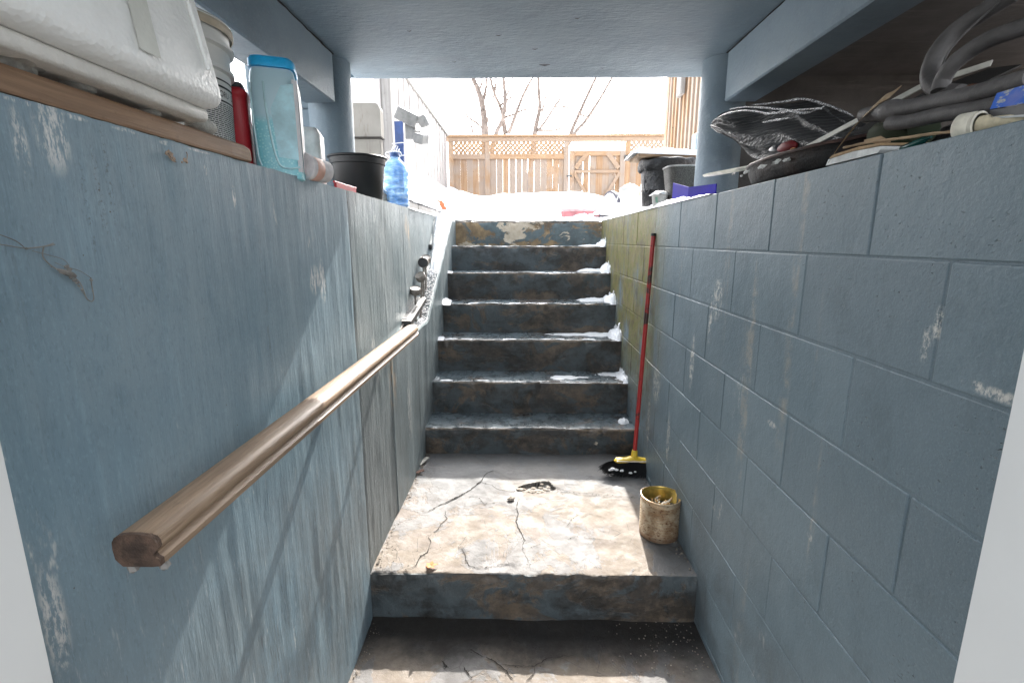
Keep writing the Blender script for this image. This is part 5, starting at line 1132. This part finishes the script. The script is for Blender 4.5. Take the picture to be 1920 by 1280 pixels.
# trees behind the fence
def tree(lab, trunkpts, tr, branches, Y, seed, nm='bare_tree'):
    rg = random.Random(seed); cv = lambda a, b: (840 + a * .2031, 140 + b * .2031)
    P = [onY(*cv(a, b), Y) for a, b in trunkpts]
    t = thing(nm, (P[0].x, Y, 1.7), lab, 'tree', 'bare trees beyond the fence')
    e0 = (P[0] - P[1]); base = P[0] + e0.normalized() * ((P[0].z - 1.5) / max(.3, -e0.normalized().z)); base.x = P[0].x + (base.x - P[0].x) * .7; P = [base, base.lerp(P[0], .5)] + P
    d = (P[-1] - P[-2]).normalized(); P += [P[-1] + d * 1.2 + Vector((.1, 0, .2)), P[-1] + d * 2.6 + Vector((.3, .2, .5))]
    P = spline(P, 5); n = len(P); bm = B(); tube(bm, P, [tr * 1.25 * (1.15 - .8 * i / n) * (1 + .08 * nz(i * .9, seed)) for i in range(n)], 8); ob('trunk', bm, M_bark, t, True)
    bm = B()
    def sub(p, d, ln, r, dep):
        pts = [p]; dd = d.copy()
        for k in range(4):
            dd = (dd + Vector((rg.gauss(0, .16), rg.gauss(0, .16), rg.gauss(.06, .12)))).normalized(); pts.append(pts[-1] + dd * ln / 4)
        tube(bm, pts, [r * (1 - .17 * k) for k in range(5)], 5, False)
        if dep > 0:
            for k in range(3): 
                i = rg.choice((2, 3, 4)); e = (dd + Vector((rg.gauss(0, .6), rg.gauss(0, .5), rg.gauss(.1, .4)))).normalized(); sub(pts[i], e, ln * rg.uniform(.45, .7), r * .5, dep - 1)
    for br, r in branches:
        Q = [onY(*cv(a, b), Y + rg.uniform(-.15, .15)) for a, b in br]; Q = spline(Q, 5); n = len(Q)
        tube(bm, Q, [r * 1.35 * (1 - .55 * i / n) * (1 + .15 * nz(i * .8, r * 900)) for i in range(n)], 6, False)
        dl = (Q[-1] - Q[-2]).normalized()
        if br[-1][1] < 60: sub(Q[-1], dl, 1.6, r * .4, 2)
        for i in range(4, n, 6):
            e = ((Q[i] - Q[i - 1]).normalized() + Vector((rg.gauss(0, .8), rg.gauss(0, .6), rg.gauss(.1, .5)))).normalized(); sub(Q[i], e, rg.uniform(.3, .9), r * .4, 1)
    sub(P[-1], Vector((.1, 0, 1)), 2., tr * .3, 2); sub(P[-4], Vector((-.5, .1, .8)).normalized(), 1.8, tr * .3, 2)
    ob('crown', bm, M_bark, t, True)
tree('bare tree with the thickest trunk, leftmost behind the lattice fence', [(342, 560), (338, 470), (325, 330), (300, 210), (265, 110), (225, 20)], .105, [([(325, 330), (328, 230), (350, 130), (354, 20)], .05), ([(355, 500), (375, 380), (415, 220), (440, 60)], .025), ([(330, 510), (270, 450), (200, 405), (130, 320), (90, 270), (20, 215)], .03), ([(370, 500), (400, 450), (435, 395)], .015), ([(230, 540), (208, 470), (130, 440), (25, 395)], .03), ([(300, 210), (290, 150), (310, 90), (330, 20)], .04)], 18., 1)
tree('bare tree forking into several stems, second from the left behind the fence', [(440, 560), (475, 480), (505, 400), (480, 290), (430, 180), (390, 20)], .06, [([(530, 545), (515, 450), (508, 390), (530, 250), (520, 120), (512, 20)], .07), ([(560, 545), (600, 440), (640, 330), (690, 200), (735, 105), (790, 20)], .05), ([(520, 395), (600, 370), (680, 335), (800, 300), (885, 325)], .03), ([(480, 290), (540, 240), (615, 185)], .03), ([(530, 215), (565, 140), (600, 20)], .025), ([(430, 180), (440, 100), (442, 20)], .025)], 17., 2)
tree('bare tree with a crooked side limb, left of the gate behind the fence', [(800, 560), (822, 430), (845, 330), (845, 250), (835, 20)], .07, [([(830, 520), (900, 430), (985, 295), (1050, 205), (1125, 120)], .035), ([(870, 340), (900, 220), (950, 60)], .03), ([(825, 515), (900, 515), (985, 515), (1050, 490), (1115, 480)], .035), ([(985, 295), (1090, 300), (1200, 355), (1300, 400), (1420, 500)], .025), ([(980, 290), (1040, 250), (1110, 245)], .015)], 17.5, 3)
tree('slender leaning bare tree above the gate, leftmost of the leaning pair', [(1130, 560), (1200, 390), (1280, 210), (1370, 20)], .06, [([(1210, 370), (1290, 390), (1360, 340)], .015)], 18.5, 4)
tree('slender leaning bare tree above the gate, right one of the leaning pair', [(1160, 560), (1260, 440), (1400, 230), (1520, 20)], .055, [([(1400, 230), (1440, 240), (1500, 160)], .012)], 18.2, 5)
bm = B(); rg = random.Random(21)
for k in range(60):
    p = onY(rg.uniform(1150, 1300), rg.uniform(243, 256), 16.); 
    for j in range(3):
        e = p + Vector((rg.gauss(0, .25), rg.gauss(0, .2), abs(rg.gauss(.1, .22)))); tube(bm, [p + Vector((0, 0, -1.8)), p, e], [.012, .007, .003], 4, False)
tag(ob('bare_shrub', bm, M_bark), 'twiggy bare shrub showing above the fence right of the gate', 'shrub')
